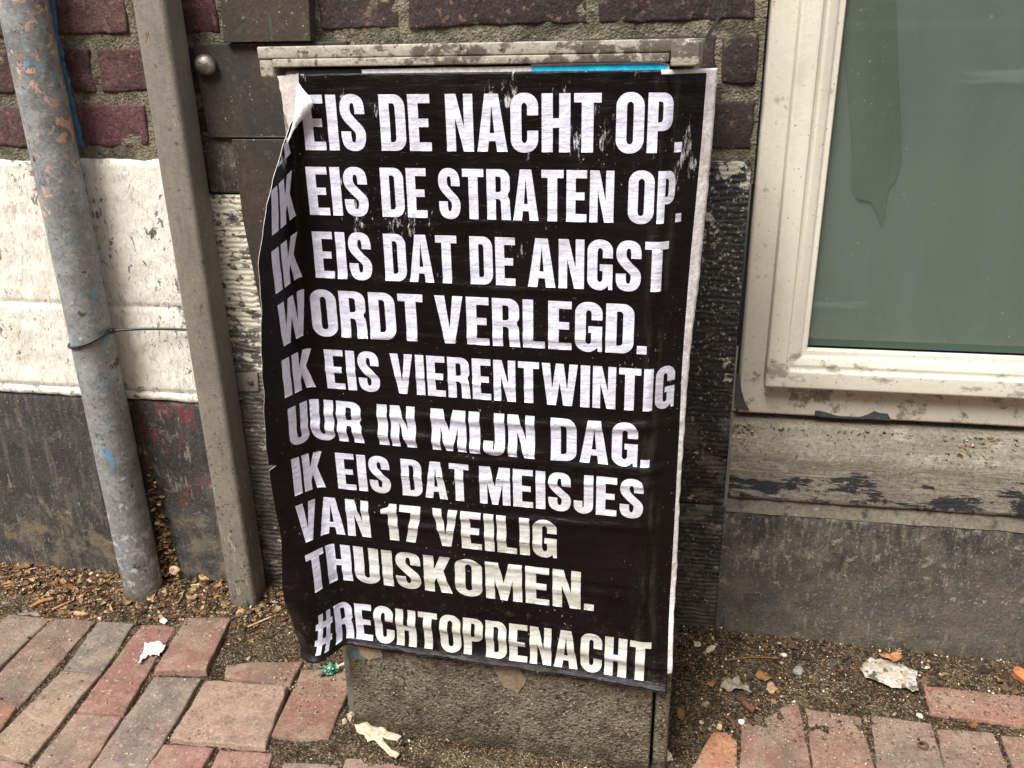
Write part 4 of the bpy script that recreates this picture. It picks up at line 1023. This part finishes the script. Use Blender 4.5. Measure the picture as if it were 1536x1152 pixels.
# torn upper left corner, folded over so that the white back shows
pts_o = [(446, 118, .004), (452, 132, .010), (466, 146, .018), (471, 156, .020), (466, 166, .018), (452, 180, .016), (440, 196, .018), (427, 222, .022), (413, 258, .026), (411, 262, .024),
         (423, 228, .014), (433, 205, .008), (438, 190, .005), (441, 170, .004), (443, 145, .003)]
def on_cab(x, y, o_):
    d = ray(x, y); n = EO; p0 = C(0, o_, 0); return CAM + d*((p0-CAM).dot(n)/d.dot(n))
bm = bmesh.new(); ring_ = [bm.verts.new(on_cab(x, y, o_)) for x, y, o_ in pts_o]
spine = [(446, 135, .012), (453, 155, .024), (446, 172, .022), (436, 195, .020), (425, 225, .021)]
sp_ = [bm.verts.new(on_cab(x, y, o_)) for x, y, o_ in spine]
order = [(0, 1, 's0'), (1, 2, 's0')]
def tri(*a): bm.faces.new(a)
r_ = ring_
tri(r_[14], r_[0], sp_[0]); tri(r_[0], r_[1], sp_[0]); tri(r_[1], r_[2], sp_[0]); tri(r_[2], sp_[1], sp_[0]); tri(r_[2], r_[3], sp_[1]); tri(r_[3], r_[4], sp_[1]); tri(r_[4], sp_[2], sp_[1])
tri(r_[4], r_[5], sp_[2]); tri(r_[5], sp_[3], sp_[2]); tri(r_[5], r_[6], sp_[3]); tri(r_[6], sp_[4], sp_[3]); tri(r_[6], r_[7], sp_[4]); tri(r_[7], r_[8], sp_[4]); tri(r_[8], r_[9], sp_[4])
tri(r_[9], r_[10], sp_[4]); tri(r_[10], r_[11], sp_[4]); tri(r_[11], sp_[3], sp_[4]); tri(r_[11], r_[12], sp_[3]); tri(r_[12], sp_[2], sp_[3]); tri(r_[12], r_[13], sp_[2]); tri(r_[13], sp_[1], sp_[2]); tri(r_[13], r_[14], sp_[1]); tri(r_[14], sp_[0], sp_[1])
o = from_bm('torn_corner', bm, m_paper, poster); s_ = o.modifiers.new('sub', 'SUBSURF'); s_.levels = s_.render_levels = 2
s_ = o.modifiers.new('s', 'SOLIDIFY'); s_.thickness = .0006

# older posters underneath
old = empty('old_poster', C(.2, .001, .9), 'remains of older white, black and blue posters showing along the top of the black poster', 'poster')
m_pink = weather('stained_white_paper', (.66, .62, .60), [dict(c=(.55, .30, .27), s=24, lo=.52, hi=.68, z=(.955, .90), bias=.2, amt=.7), dict(c=(.62, .20, .30), s=40, lo=.55, hi=.62, z=(.93, .89), bias=.25),
    dict(c=(.42, .34, .25), s=14, lo=.5, hi=.7, amt=.6), dict(c=(.02, .02, .02), s=60, lo=.68, hi=.70)], rough=.6, vary=.08, bumps=[('noise', 60, .0015), ('noise', 200, .0006)])
def csheet(name, pts, mat, o_=.0002, th=.0005, parent=None):
    """paper lying on the panel: outline in (t, z)"""
    bm = bmesh.new(); f = bm.faces.new([bm.verts.new(C(t, o_, z)) for t, z in pts]); r = bmesh.ops.extrude_face_region(bm, geom=[f])
    for v in [g for g in r['geom'] if isinstance(g, bmesh.types.BMVert)]: v.co += -EO*th
    return from_bm(name, bm, mat, parent or old, smooth=False)
def rag(pts, amp=.0015, n=6, seed=0):
    out = []
    for k in range(len(pts)):
        a, b = pts[k], pts[(k+1) % len(pts)]
        for i in range(n):
            t = i/n; out.append((a[0]+(b[0]-a[0])*t+amp*nz(a[0]*99+t*7, seed), a[1]+(b[1]-a[1])*t+amp*nz(a[1]*77+t*9, seed+3)))
    return out
csheet('stained_sheet', rag([(-.006, .968), (.026, .972), (.028, .90), (.022, .862), (.012, .880), (.004, .893), (-.003, .93)], .002), m_pink, -.0012)
csheet('black_strip', rag([(.022, .9745), (.100, .9745), (.1005, .955), (.022, .955)], .0006), simple('black_print', (.012, .012, .014), .4), .0008)
csheet('white_strip', rag([(.100, .9745), (.298, .9755), (.2985, .955), (.100, .955)], .0008), m_paper, .0006)
csheet('blue_strip', rag([(.2985, .9750), (.430, .9765), (.444, .9745), (.4445, .955), (.2985, .955)], .0006), simple('cyan_print', (.016, .50, .80), .5, (.014, .44, .70), 30, .0004), .0010)
csheet('white_margin', rag([(.2975, .9772), (.430, .9795), (.4465, .9755), (.4475, .960), (.2975, .955)], .0008), m_paper, .0003)
rem = empty('paper_remnant', C(.03, .001, .15), 'bluish and brown paper scraps left on the cabinet foot under the poster hem', 'paper scrap')
csheet('bluish_scrap', rag([(.0015, .185), (.062, .185), (.060, .140), (.03, .133), (.002, .130)], .003), simple('blue_grey_paper', (.13, .155, .15), .8, (.20, .15, .10), 40), -.0030, .0008, rem)
csheet('brown_scrap', rag([(.022, .165), (.055, .162), (.060, .144), (.035, .135), (.022, .142)], .006, 5), simple('brown_paper', (.34, .25, .155), .9, (.18, .13, .08), 50), -.0024, .0006, rem)
csheet('tan_scrap', rag([(.222, .172), (.262, .168), (.282, .14), (.268, .112), (.248, .118), (.240, .135)], .008, 5, 3), simple('tan_paper', (.22, .165, .105), .9, (.13, .10, .065), 60), -.0030, .0008, rem)

# ================================================================ litter
QN = [np.array(q) for q in QUADS]
def on_brick(x, y):
    for (px, c, dz), Q in zip(traced, QUADS):
        if inq(x, y, Q): return dz
    return None
def top_h(x, y):
    b = on_brick(x, y); d = dirt_h(x, y); return max(d, b+.0012) if b is not None else d
FL = [((.026, .018, .011), 8), ((.062, .038, .021), 8), ((.115, .07, .036), 6), ((.20, .125, .062), 3), ((.34, .245, .145), 1.5), ((.19, .075, .03), 1.5), ((.55, .48, .36), .5), ((.09, .08, .065), 1.5)]
PALE = [((.34, .215, .11), 4), ((.25, .14, .062), 5), ((.46, .34, .20), 2), ((.17, .088, .038), 4), ((.07, .044, .024), 3)]
def pick(pal):
    t = rng.uniform(0, sum(w for _, w in pal))
    for c, w in pal:
        t -= w
        if t <= 0: return c
    return pal[0][0]
def flake_geo(buf, x, y, z, L, Wd, c, curl=.5, tilt=.5):
    """a curled bit of leaf or husk"""
    a = rng.uniform(0, 2*math.pi); M_ = Matrix.Rotation(a, 3, 'Z') @ Matrix.Rotation(rng.gauss(0, tilt), 3, 'X') @ Matrix.Rotation(rng.gauss(0, tilt), 3, 'Y')
    vs_ = []; k = rng.uniform(-curl, curl)*2.4
    for i in range(4):
        t = i/3-.5; w = Wd*(.35+.65*cs(t*2.4))*rng.uniform(.8, 1.15)
        for j in (-.5, 0, .5):
            v = M_ @ Vector((t*L, j*w, k*(t*t*L)+abs(j)*w*curl*rng.uniform(-.4, 1)))
            vs_.append((x+v.x, y+v.y, z+max(v.z, -.0008)+.0012))
    fs_ = [(i*3+j, i*3+j+1, (i+1)*3+j+1, (i+1)*3+j) for i in range(3) for j in range(2)]
    buf.add(vs_, fs_, jit(c, .25))
def grain(buf, x, y, z, r, c):
    vs_ = [(x+r*rng.uniform(.6, 1.2), y, z), (x-r*rng.uniform(.6, 1.2), y, z), (x, y+r*rng.uniform(.6, 1.2), z), (x, y-r*rng.uniform(.6, 1.2), z), (x, y, z+r*rng.uniform(.5, 1)), (x, y, z-r)]
    buf.add(vs_, [(0, 2, 4), (2, 1, 4), (1, 3, 4), (3, 0, 4), (2, 0, 5), (1, 2, 5), (3, 1, 5), (0, 3, 5)], jit(c, .3))
def blocked(x, y):
    t = (Vector((x, y, 0))-P0).dot(ET); i_ = -(Vector((x, y, 0))-P0).dot(EO)
    if -.02 < t < .49 and .001 < i_ < .33: return True
    if ax0-.002 < x < ax1+.002 and yp-.002 < y: return True
    return (x-pc.x)**2+(y-pc.y)**2 < (prad*1.02)**2 or y > YW-.012
def dens(x, y):
    d = 0
    w = (YW-y)
    if x < -.62: d = 1.15*max(0, 1-w/.15) + .25*max(0, 1-w/.22)
    elif x < -.40: d = max(0, 1-abs(y-1.2)/.19)*.9
    elif x < .03: d = .5*max(0, 1-abs(y-.985)/.05)
    else: d = .9*max(0, 1-w/.33)*max(.35, 1-max(0, x-.15)/.7)
    return d + .012
lit, gra = Buf(), Buf(); n = 0
while n < 13000:
    x = rng.uniform(-1.35, .75); y = rng.uniform(.80, YW)
    if blocked(x, y) or rng.random() > dens(x, y): continue
    b = on_brick(x, y)
    if b is not None and rng.random() < .90: continue
    n += 1; husk = x < -.70 and y > 1.17
    L = min(.018, rng.lognormvariate(math.log(.0046 if husk else .0030), .62))
    if b is not None: L = min(L, .0035)
    flake_geo(lit, x, y, top_h(x, y), L, L*rng.uniform(.25, .9), pick(PALE if husk and rng.random() < .5 else FL), .6, .35 if b is None else .12)
n = 0
while n < 16000:
    x = rng.uniform(-1.35, .75); y = rng.uniform(.80, YW)
    if blocked(x, y): continue
    b = on_brick(x, y)
    if rng.random() > (dens(x, y)*.8+.06 if b is None else dens(x, y)*(.9 if x > 0 and y > 1.08 else .4)+.016): continue
    n += 1; r = min(.0034, rng.lognormvariate(math.log(.00105), .5)); grain(gra, x, y, top_h(x, y)+r*.3, r, pick(FL+[((.62, .56, .45), 2), ((.05, .04, .03), 4)] if b is None else [((.30, .23, .15), 4), ((.44, .37, .27), 2), ((.14, .10, .065), 3)]))
# husks packed into the corner between pipe and wall, climbing the joint
for k in range(230):
    z = abs(rng.gauss(0, .11)); 
    if z > .30: continue
    x = pc.x + prad + rng.uniform(-.004, .026-.05*z); y = YW - rng.uniform(.012, .03); L = rng.uniform(.006, .014)
    flake_geo(lit, x, y, z+dirt_h(x, y), L, L*rng.uniform(.4, .8), pick(PALE), .7, 1.0)
o = link_mesh('leaf_litter', lit.mesh('leaf_litter'), m_litter); tag(o, 'brown crumbled leaves and husks drifted along the foot of the wall', kind='stuff')
o = link_mesh('grit', gra.mesh('grit'), m_litter); tag(o, 'loose sand and grit over the pavement and the dirt', kind='stuff')
sl = Buf()
for (xa, xb, ya, yb_, nn, pal) in ((1098, 1136, 624, 652, 90, PALE), (1438, 1500, 638, 656, 55, PALE), (1140, 1536, 640, 652, 70, FL)):
    for k in range(nn):
        p = on_wall(rng.uniform(xa, xb), 645, yo-.006); t = rng.random()**1.5; x = p.x
        yy = yo-.006-t*.018; zz = zs0-.002 + (zsf-zs0)*(yo-.004-yy)/(yo-.004-yS)
        L = rng.uniform(.003, .009); flake_geo(sl, x, yy, zz, L, L*rng.uniform(.3, .7), pick(pal), .6, .5)
o = link_mesh('sill_litter', sl.mesh('sill_litter'), m_litter); tag(o, 'dry leaf crumbs caught along the back of the window sill', kind='stuff')

# ---- single pieces one can point at
def sheet_scrap(name, px, lift, mat, label, cat, group=None, crumple=.004, seed=0, thick=.0008):
    """torn paper or leaf lying on the ground: outline traced, crumpled"""
    w = [on_ground(x, y, 0) for x, y in px]; ctr = sum(w, Vector())/len(w)
    bm = bmesh.new(); f = bm.faces.new([bm.verts.new(p) for p in w])
    bmesh.ops.triangulate(bm, faces=[f]); bmesh.ops.subdivide_edges(bm, edges=bm.edges[:], cuts=4, use_grid_fill=True)
    zb_ = max(top_h(p.x, p.y) for p in w+[ctr])
    for v in bm.verts:
        v.co.z = zb_ + lift + crumple*(nz(v.co.x, v.co.y, seed, 60) + .5*nz(v.co.x, v.co.y, seed, 150))
        v.co.x += .0015*nz(v.co.x, v.co.y, seed+3, 180); v.co.y += .0015*nz(v.co.x, v.co.y, seed+6, 180)
    o = from_bm(name, bm, mat, loc=(ctr.x, ctr.y, zb_)); s_ = o.modifiers.new('s', 'SOLIDIFY'); s_.thickness = thick
    return tag(o, label, cat, group)
def stick(name, a, b, r, mat, label, cat, group=None, za=0.003, zb_=.003, bend=.0, ends=(1, 1), n=8):
    p, q = on_ground(*a), on_ground(*b); p.z = top_h(p.x, p.y)+za+r*.5; q.z = top_h(q.x, q.y)+zb_+r*.5
    side = Vector((-(q-p).y, (q-p).x, 0)).normalized()
    bm = bmesh.new(); N = 12
    tube(bm, [p.lerp(q, i/N) + side*(bend*sn(math.pi*i/N)) + Vector((0, 0, abs(bend)*.3*sn(math.pi*i/N))) for i in range(N+1)],
         [r*(ends[0]+(ends[1]-ends[0])*i/N)*(.85+.3*abs(nz(i*.7, p.x*50))) for i in range(N+1)], n)
    return tag(from_bm(name, bm, mat, loc=p), label, cat, group)
def pebble(name, c, r, mat, label, cat, group=None, sc_=(1, .8, .6), seed=0, sub=4, amp=.28):
    p = on_ground(*c); p.z = top_h(p.x, p.y)+r*sc_[2]*.45
    bm = bmesh.new(); bmesh.ops.create_icosphere(bm, subdivisions=sub, radius=r)
    rot = Matrix.Rotation(seed*1.3, 3, 'Z')
    for v in bm.verts:
        d = v.co*(1+amp*nz(v.co.x/r, v.co.y/r, v.co.z/r+seed, .9 if amp < .3 else 2.2)+.08*nz(v.co.x/r, v.co.y/r, v.co.z/r+seed, 3)); v.co = rot @ Vector((d.x*sc_[0], d.y*sc_[1], d.z*sc_[2])) + p
    return tag(from_bm(name, bm, mat, loc=p, smooth=sub > 3), label, cat, group)
m_tissue = simple('white_tissue', (.74, .71, .65), .9, (.55, .5, .42), 50, .002)
m_tan = simple('tan_husk', (.42, .28, .15), .85, (.22, .12, .06), 70, .002)
m_org = simple('orange_stick', (.36, .165, .07), .8, (.22, .09, .035), 50, .001)
m_leaf = simple('dry_brown_leaf', (.22, .11, .04), .8, (.10, .05, .02), 60, .002)
m_gleaf = simple('grey_dead_leaf', (.26, .22, .165), .9, (.14, .115, .08), 60, .002)
m_stone = simple('grey_pebble', (.24, .245, .22), .8, (.17, .17, .15), 90, .0008)
m_cream = simple('cream_lump', (.55, .46, .32), .95, (.36, .28, .18), 60, .003)
m_rust = simple('rusty_iron', (.13, .055, .03), .8, (.06, .03, .02), 90, .002)
m_green = weather('green_foil', (.015, .16, .085), [dict(c=(.62, .68, .62), s=85, lo=.53, hi=.55), dict(c=(.03, .03, .025), s=60, lo=.55, hi=.6)], rough=.3, spec=.5, bumps=[('noise', 120, .003)])
m_stub = simple('dark_green_stalk', (.035, .065, .04), .5, (.07, .12, .06), 60, .0008)
m_printp = weather('printed_torn_paper', (.47, .41, .33), [dict(c=(.20, .24, .30), s=70, lo=.56, hi=.60), dict(c=(.09, .065, .045), s=60, lo=.53, hi=.58), dict(c=(.28, .21, .14), s=30, lo=.47, hi=.6, amt=.7)], rough=.8, bumps=[('noise', 120, .002)])
m_orgbrick = simple('orange_clay', (.45, .16, .06), .85, (.30, .10, .045), 60, .001)

sheet_scrap('paper_scrap', [(216, 973), (219, 968), (226, 966), (233, 968), (241, 967), (249, 970), (246, 974), (247, 978), (241, 981), (239, 986), (233, 983), (228, 986), (223, 984), (220, 990), (216, 992), (211, 998), (207, 998), (211, 990), (210, 986), (215, 982)], .003, m_tissue, 'torn white paper scrap with frayed edge lying on the red brick', 'paper scrap', crumple=.006)
sheet_scrap('paper_scrap', [(240, 935), (246, 930), (252, 934), (248, 939), (241, 938)], .004, m_tissue, 'tiny white paper scrap on dirt above the torn white scrap', 'paper scrap', seed=4)
sheet_scrap('printed_paper', [(1294, 1002), (1304, 996), (1330, 1000), (1352, 1006), (1375, 1018), (1372, 1030), (1376, 1045), (1366, 1048), (1358, 1040), (1336, 1038), (1312, 1030), (1296, 1024), (1290, 1012)], .004, m_printp,
            'crumpled torn printed paper lying in the dirt below the window sill', 'paper scrap', crumple=.005, seed=2)
stick('bark_strip', (46, 913), (82, 902), .0042, m_org, 'longer orange bark strip lying on the pavement at far left', 'bark strip', bend=.004, ends=(.7, 1))
stick('bark_strip', (78, 915), (107, 905), .0035, m_org, 'short orange bark strip nearer the round pipe', 'bark strip', ends=(.9, .6))
stick('match_stick', (372, 942), (405, 930), .0022, simple('pale_wood', (.52, .36, .19), .8), 'pale wooden match stick lying on dirt below the square post', 'stick', n=4)
stick('ice_cream_stick', (492, 1001), (517, 989), .0040, simple('pale_stick', (.55, .44, .32), .8), 'pale flat wooden stick poking out under the poster corner', 'stick', n=4)
pg = on_ground(374, 918); pg.z = top_h(pg.x, pg.y); pt_ = on_wall(366, 897, pg.y+.01)
bm = bmesh.new(); tube(bm, [pg-Vector((0, 0, .01)), pg.lerp(pt_, .5), pt_], [.0042, .0038, .0032], 12); tag(from_bm('plant_stub', bm, m_stub, loc=pg), 'dark green cut plant stub standing in front of the square post', 'plant stub')
# green foil wrapper: crumpled lump
pebble('foil_wrapper', (496, 1009), .0115, m_green, 'crumpled green and silver foil wrapper beside the cabinet foot', 'wrapper', sc_=(1.2, .8, .7), seed=3, sub=3, amp=1.1)
# snail shell: a tapering spiral
ps = on_wall(262, 856, YW-.045); bm = bmesh.new(); sp = []; rd = []
for i in range(60):
    a = i/59*4.6*math.pi; r = .0085*(1-i/59*.82); sp.append(ps + Vector((r*cs(a), -.004*(i/59), r*sn(a)*.9))); rd.append(.0045*(1-i/59*.8))
tube(bm, sp, rd, 10); tag(from_bm('snail_shell', bm, simple('snail_shell', (.50, .36, .22), .45, (.24, .13, .07), 90), loc=ps), 'tan snail shell on husks beside the foot of the round pipe', 'snail shell')
def husk(px, r, lb, seed):
    p = on_ground(*px)
    if p.y > YW-.03: p = on_wall(px[0], px[1], YW-.03)
    p.z = max(p.z, top_h(p.x, p.y)+r*.35); q = random.Random(seed)
    rot = Matrix.Rotation(q.uniform(0, 6), 3, 'Z') @ Matrix.Rotation(q.uniform(.3, 1.1), 3, 'X')
    bm = bmesh.new(); bmesh.ops.create_uvsphere(bm, u_segments=24, v_segments=16, radius=r)
    bmesh.ops.delete(bm, geom=[v for v in bm.verts if v.co.z > r*(.25+.35*nz(v.co.x/r*1.3, v.co.y/r*1.3, seed))], context='VERTS')
    for v in bm.verts:
        d = v.co*(1+.30*nz(v.co.x/r, v.co.y/r, v.co.z/r+seed, 1.6)); v.co = rot @ Vector((d.x*1.25, d.y*.75, d.z*.6)) + p
    o = from_bm('seed_husk', bm, m_tan, loc=p); k = o.modifiers.new('s', 'SOLIDIFY'); k.thickness = .0009
    return tag(o, lb, 'husk', 'tan husks around the pipe foot')
for px, r, sc_, lb in (((122, 921), .0105, (1.2, .7, .6), 'orange tan husk on the pavement left of the round pipe'), ((173, 913), .0095, (1, .8, .7), 'pale tan husk lying just left of the round pipe foot'),
                       ((246, 899), .011, (1.3, .8, .5), 'large tan husk lying right of the round pipe foot'), ((270, 905), .010, (1, .9, .5), 'tan husk between the round pipe and the square post'),
                       ((306, 866), .009, (1, .8, .7), 'tan husk against the plinth left of the square post')):
    husk(px, r*1.15, lb, px[0])
pebble('pebble', (1197, 1010), .0095, m_stone, 'smooth grey pebble on dirt in front of the grey plinth', 'pebble', sc_=(1, .9, .7), seed=1)
pebble('pebble', (1175, 989), .0055, simple('white_pebble', (.62, .56, .42), .8), 'small round cream pebble close to the grey plinth', 'pebble', seed=2)
pebble('pebble', (657, 1101), .0050, simple('light_pebble', (.42, .38, .32), .8), 'little pale pebble at the middle of the cabinet foot', 'pebble', seed=5)
pebble('pebble', (372, 982), .0050, simple('dirt_pebble', (.35, .31, .26), .8), 'small pale pebble in the dirt left of the poster corner', 'pebble', seed=6)
pebble('plaster_lump', (998, 1136), .0095, m_cream, 'cream plaster crumb at the right corner of the cabinet foot', 'plaster lump', sc_=(1, .9, .8), seed=7, sub=3, amp=.8)
pebble('plaster_lump', (1066, 984), .0075, m_cream, 'yellowish plaster crumb in the dirt near the right pilaster foot', 'plaster lump', sc_=(1.7, .6, .5), seed=8, sub=3, amp=.8)
sheet_scrap('plaster_smear', [(534, 1094), (548, 1090), (566, 1096), (582, 1102), (603, 1112), (596, 1118), (574, 1112), (580, 1124), (600, 1138), (594, 1143), (574, 1130), (562, 1116), (552, 1118), (546, 1108), (536, 1104)], .003, m_cream,
            'cream plaster smear splashed on bricks at the left of the cabinet foot', 'plaster smear', crumple=.005, seed=5, thick=.003)
for px, r, lb in (((527, 1078), .008, 'upright cream chip by the left corner of the cabinet foot'), ((517, 1083), .0055, 'small cream chip just left of the cabinet corner')):
    pebble('plaster_chip', px, r, m_cream, lb, 'plaster chip', 'cream chips by the cabinet foot', (.7, .8, 1.3), px[0], 2, .5)
def leaf(px, lb, mat=m_leaf, seed=0): sheet_scrap('dead_leaf', px, .004, mat, lb, 'leaf', 'dead leaves on the right', .007, seed, .0006)
leaf([(1132, 1022), (1140, 1012), (1150, 1014), (1160, 1026), (1148, 1028), (1138, 1028)], 'brown dead leaf above the grey star shaped leaf', seed=1)
leaf([(1082, 1036), (1090, 1030), (1086, 1022), (1096, 1030), (1106, 1025), (1112, 1034), (1122, 1040), (1126, 1050), (1112, 1046), (1098, 1048), (1086, 1044), (1078, 1044)], 'grey star shaped dead leaf right of the cabinet', m_gleaf, 2)
leaf([(1150, 1034), (1158, 1030), (1167, 1036), (1160, 1044), (1152, 1042)], 'tan dead leaf right of the grey star shaped leaf', m_tan, 3)
leaf([(1315, 992), (1330, 991), (1345, 990), (1352, 997), (1340, 1003), (1326, 999)], 'rolled orange dead leaf on top of the torn printed paper', m_org, 4)
leaf([(1014, 1072), (1020, 1066), (1027, 1074), (1024, 1084), (1016, 1082)], 'small rusty brown leaf against the right side of the cabinet foot', m_leaf, 5)
leaf([(1058, 1030), (1068, 1026), (1076, 1032), (1068, 1040), (1060, 1038)], 'brown dead leaf left of the grey star shaped leaf', m_leaf, 6)
stick('twig', (1090, 1003), (1168, 995), .0013, m_leaf, 'thin brown twig lying on the dirt below the right pilaster', 'twig', bend=.004)
b0 = stick('rusty_bolt', (1112, 1056), (1131, 1074), .0050, m_rust, 'bent rusty iron bolt lying at the corner of the red bricks', 'bolt', bend=-.006, ends=(.8, 1.25), n=14)
stick('rusty_nail', (1088, 1080), (1101, 1098), .0032, m_rust, 'short rusty iron bit left of the bent bolt', 'iron scrap', bend=.004)
pebble('white_chip', (1380, 1073), .0058, simple('chalk', (.60, .54, .40), .9), 'white chip lying on the long red brick below the printed paper', 'chip', sc_=(1, .8, .4), seed=9)
pebble('white_chip', (1112, 1086), .0052, m_tissue, 'white chip just below the bent rusty bolt', 'chip', sc_=(1, .9, .6), seed=10)
pebble('brick_fragment', (1532, 1022), .015, m_orgbrick, 'orange clay brick fragment at the right end of the pavement', 'brick fragment', sc_=(1.3, .9, .7), seed=11, sub=2, amp=.6)
pw = on_ground(1384, 1122); bm = bmesh.new(); pw.z = .006
tube(bm, [pw+Vector((.0068*cs(a), .0068*sn(a), 0)) for a in np.linspace(0, 2*math.pi, 33)], .0014, 8, cap=False)
tag(from_bm('washer', bm, m_rust, loc=pw), 'small rusty ring lying on the third full brick at right', 'washer')
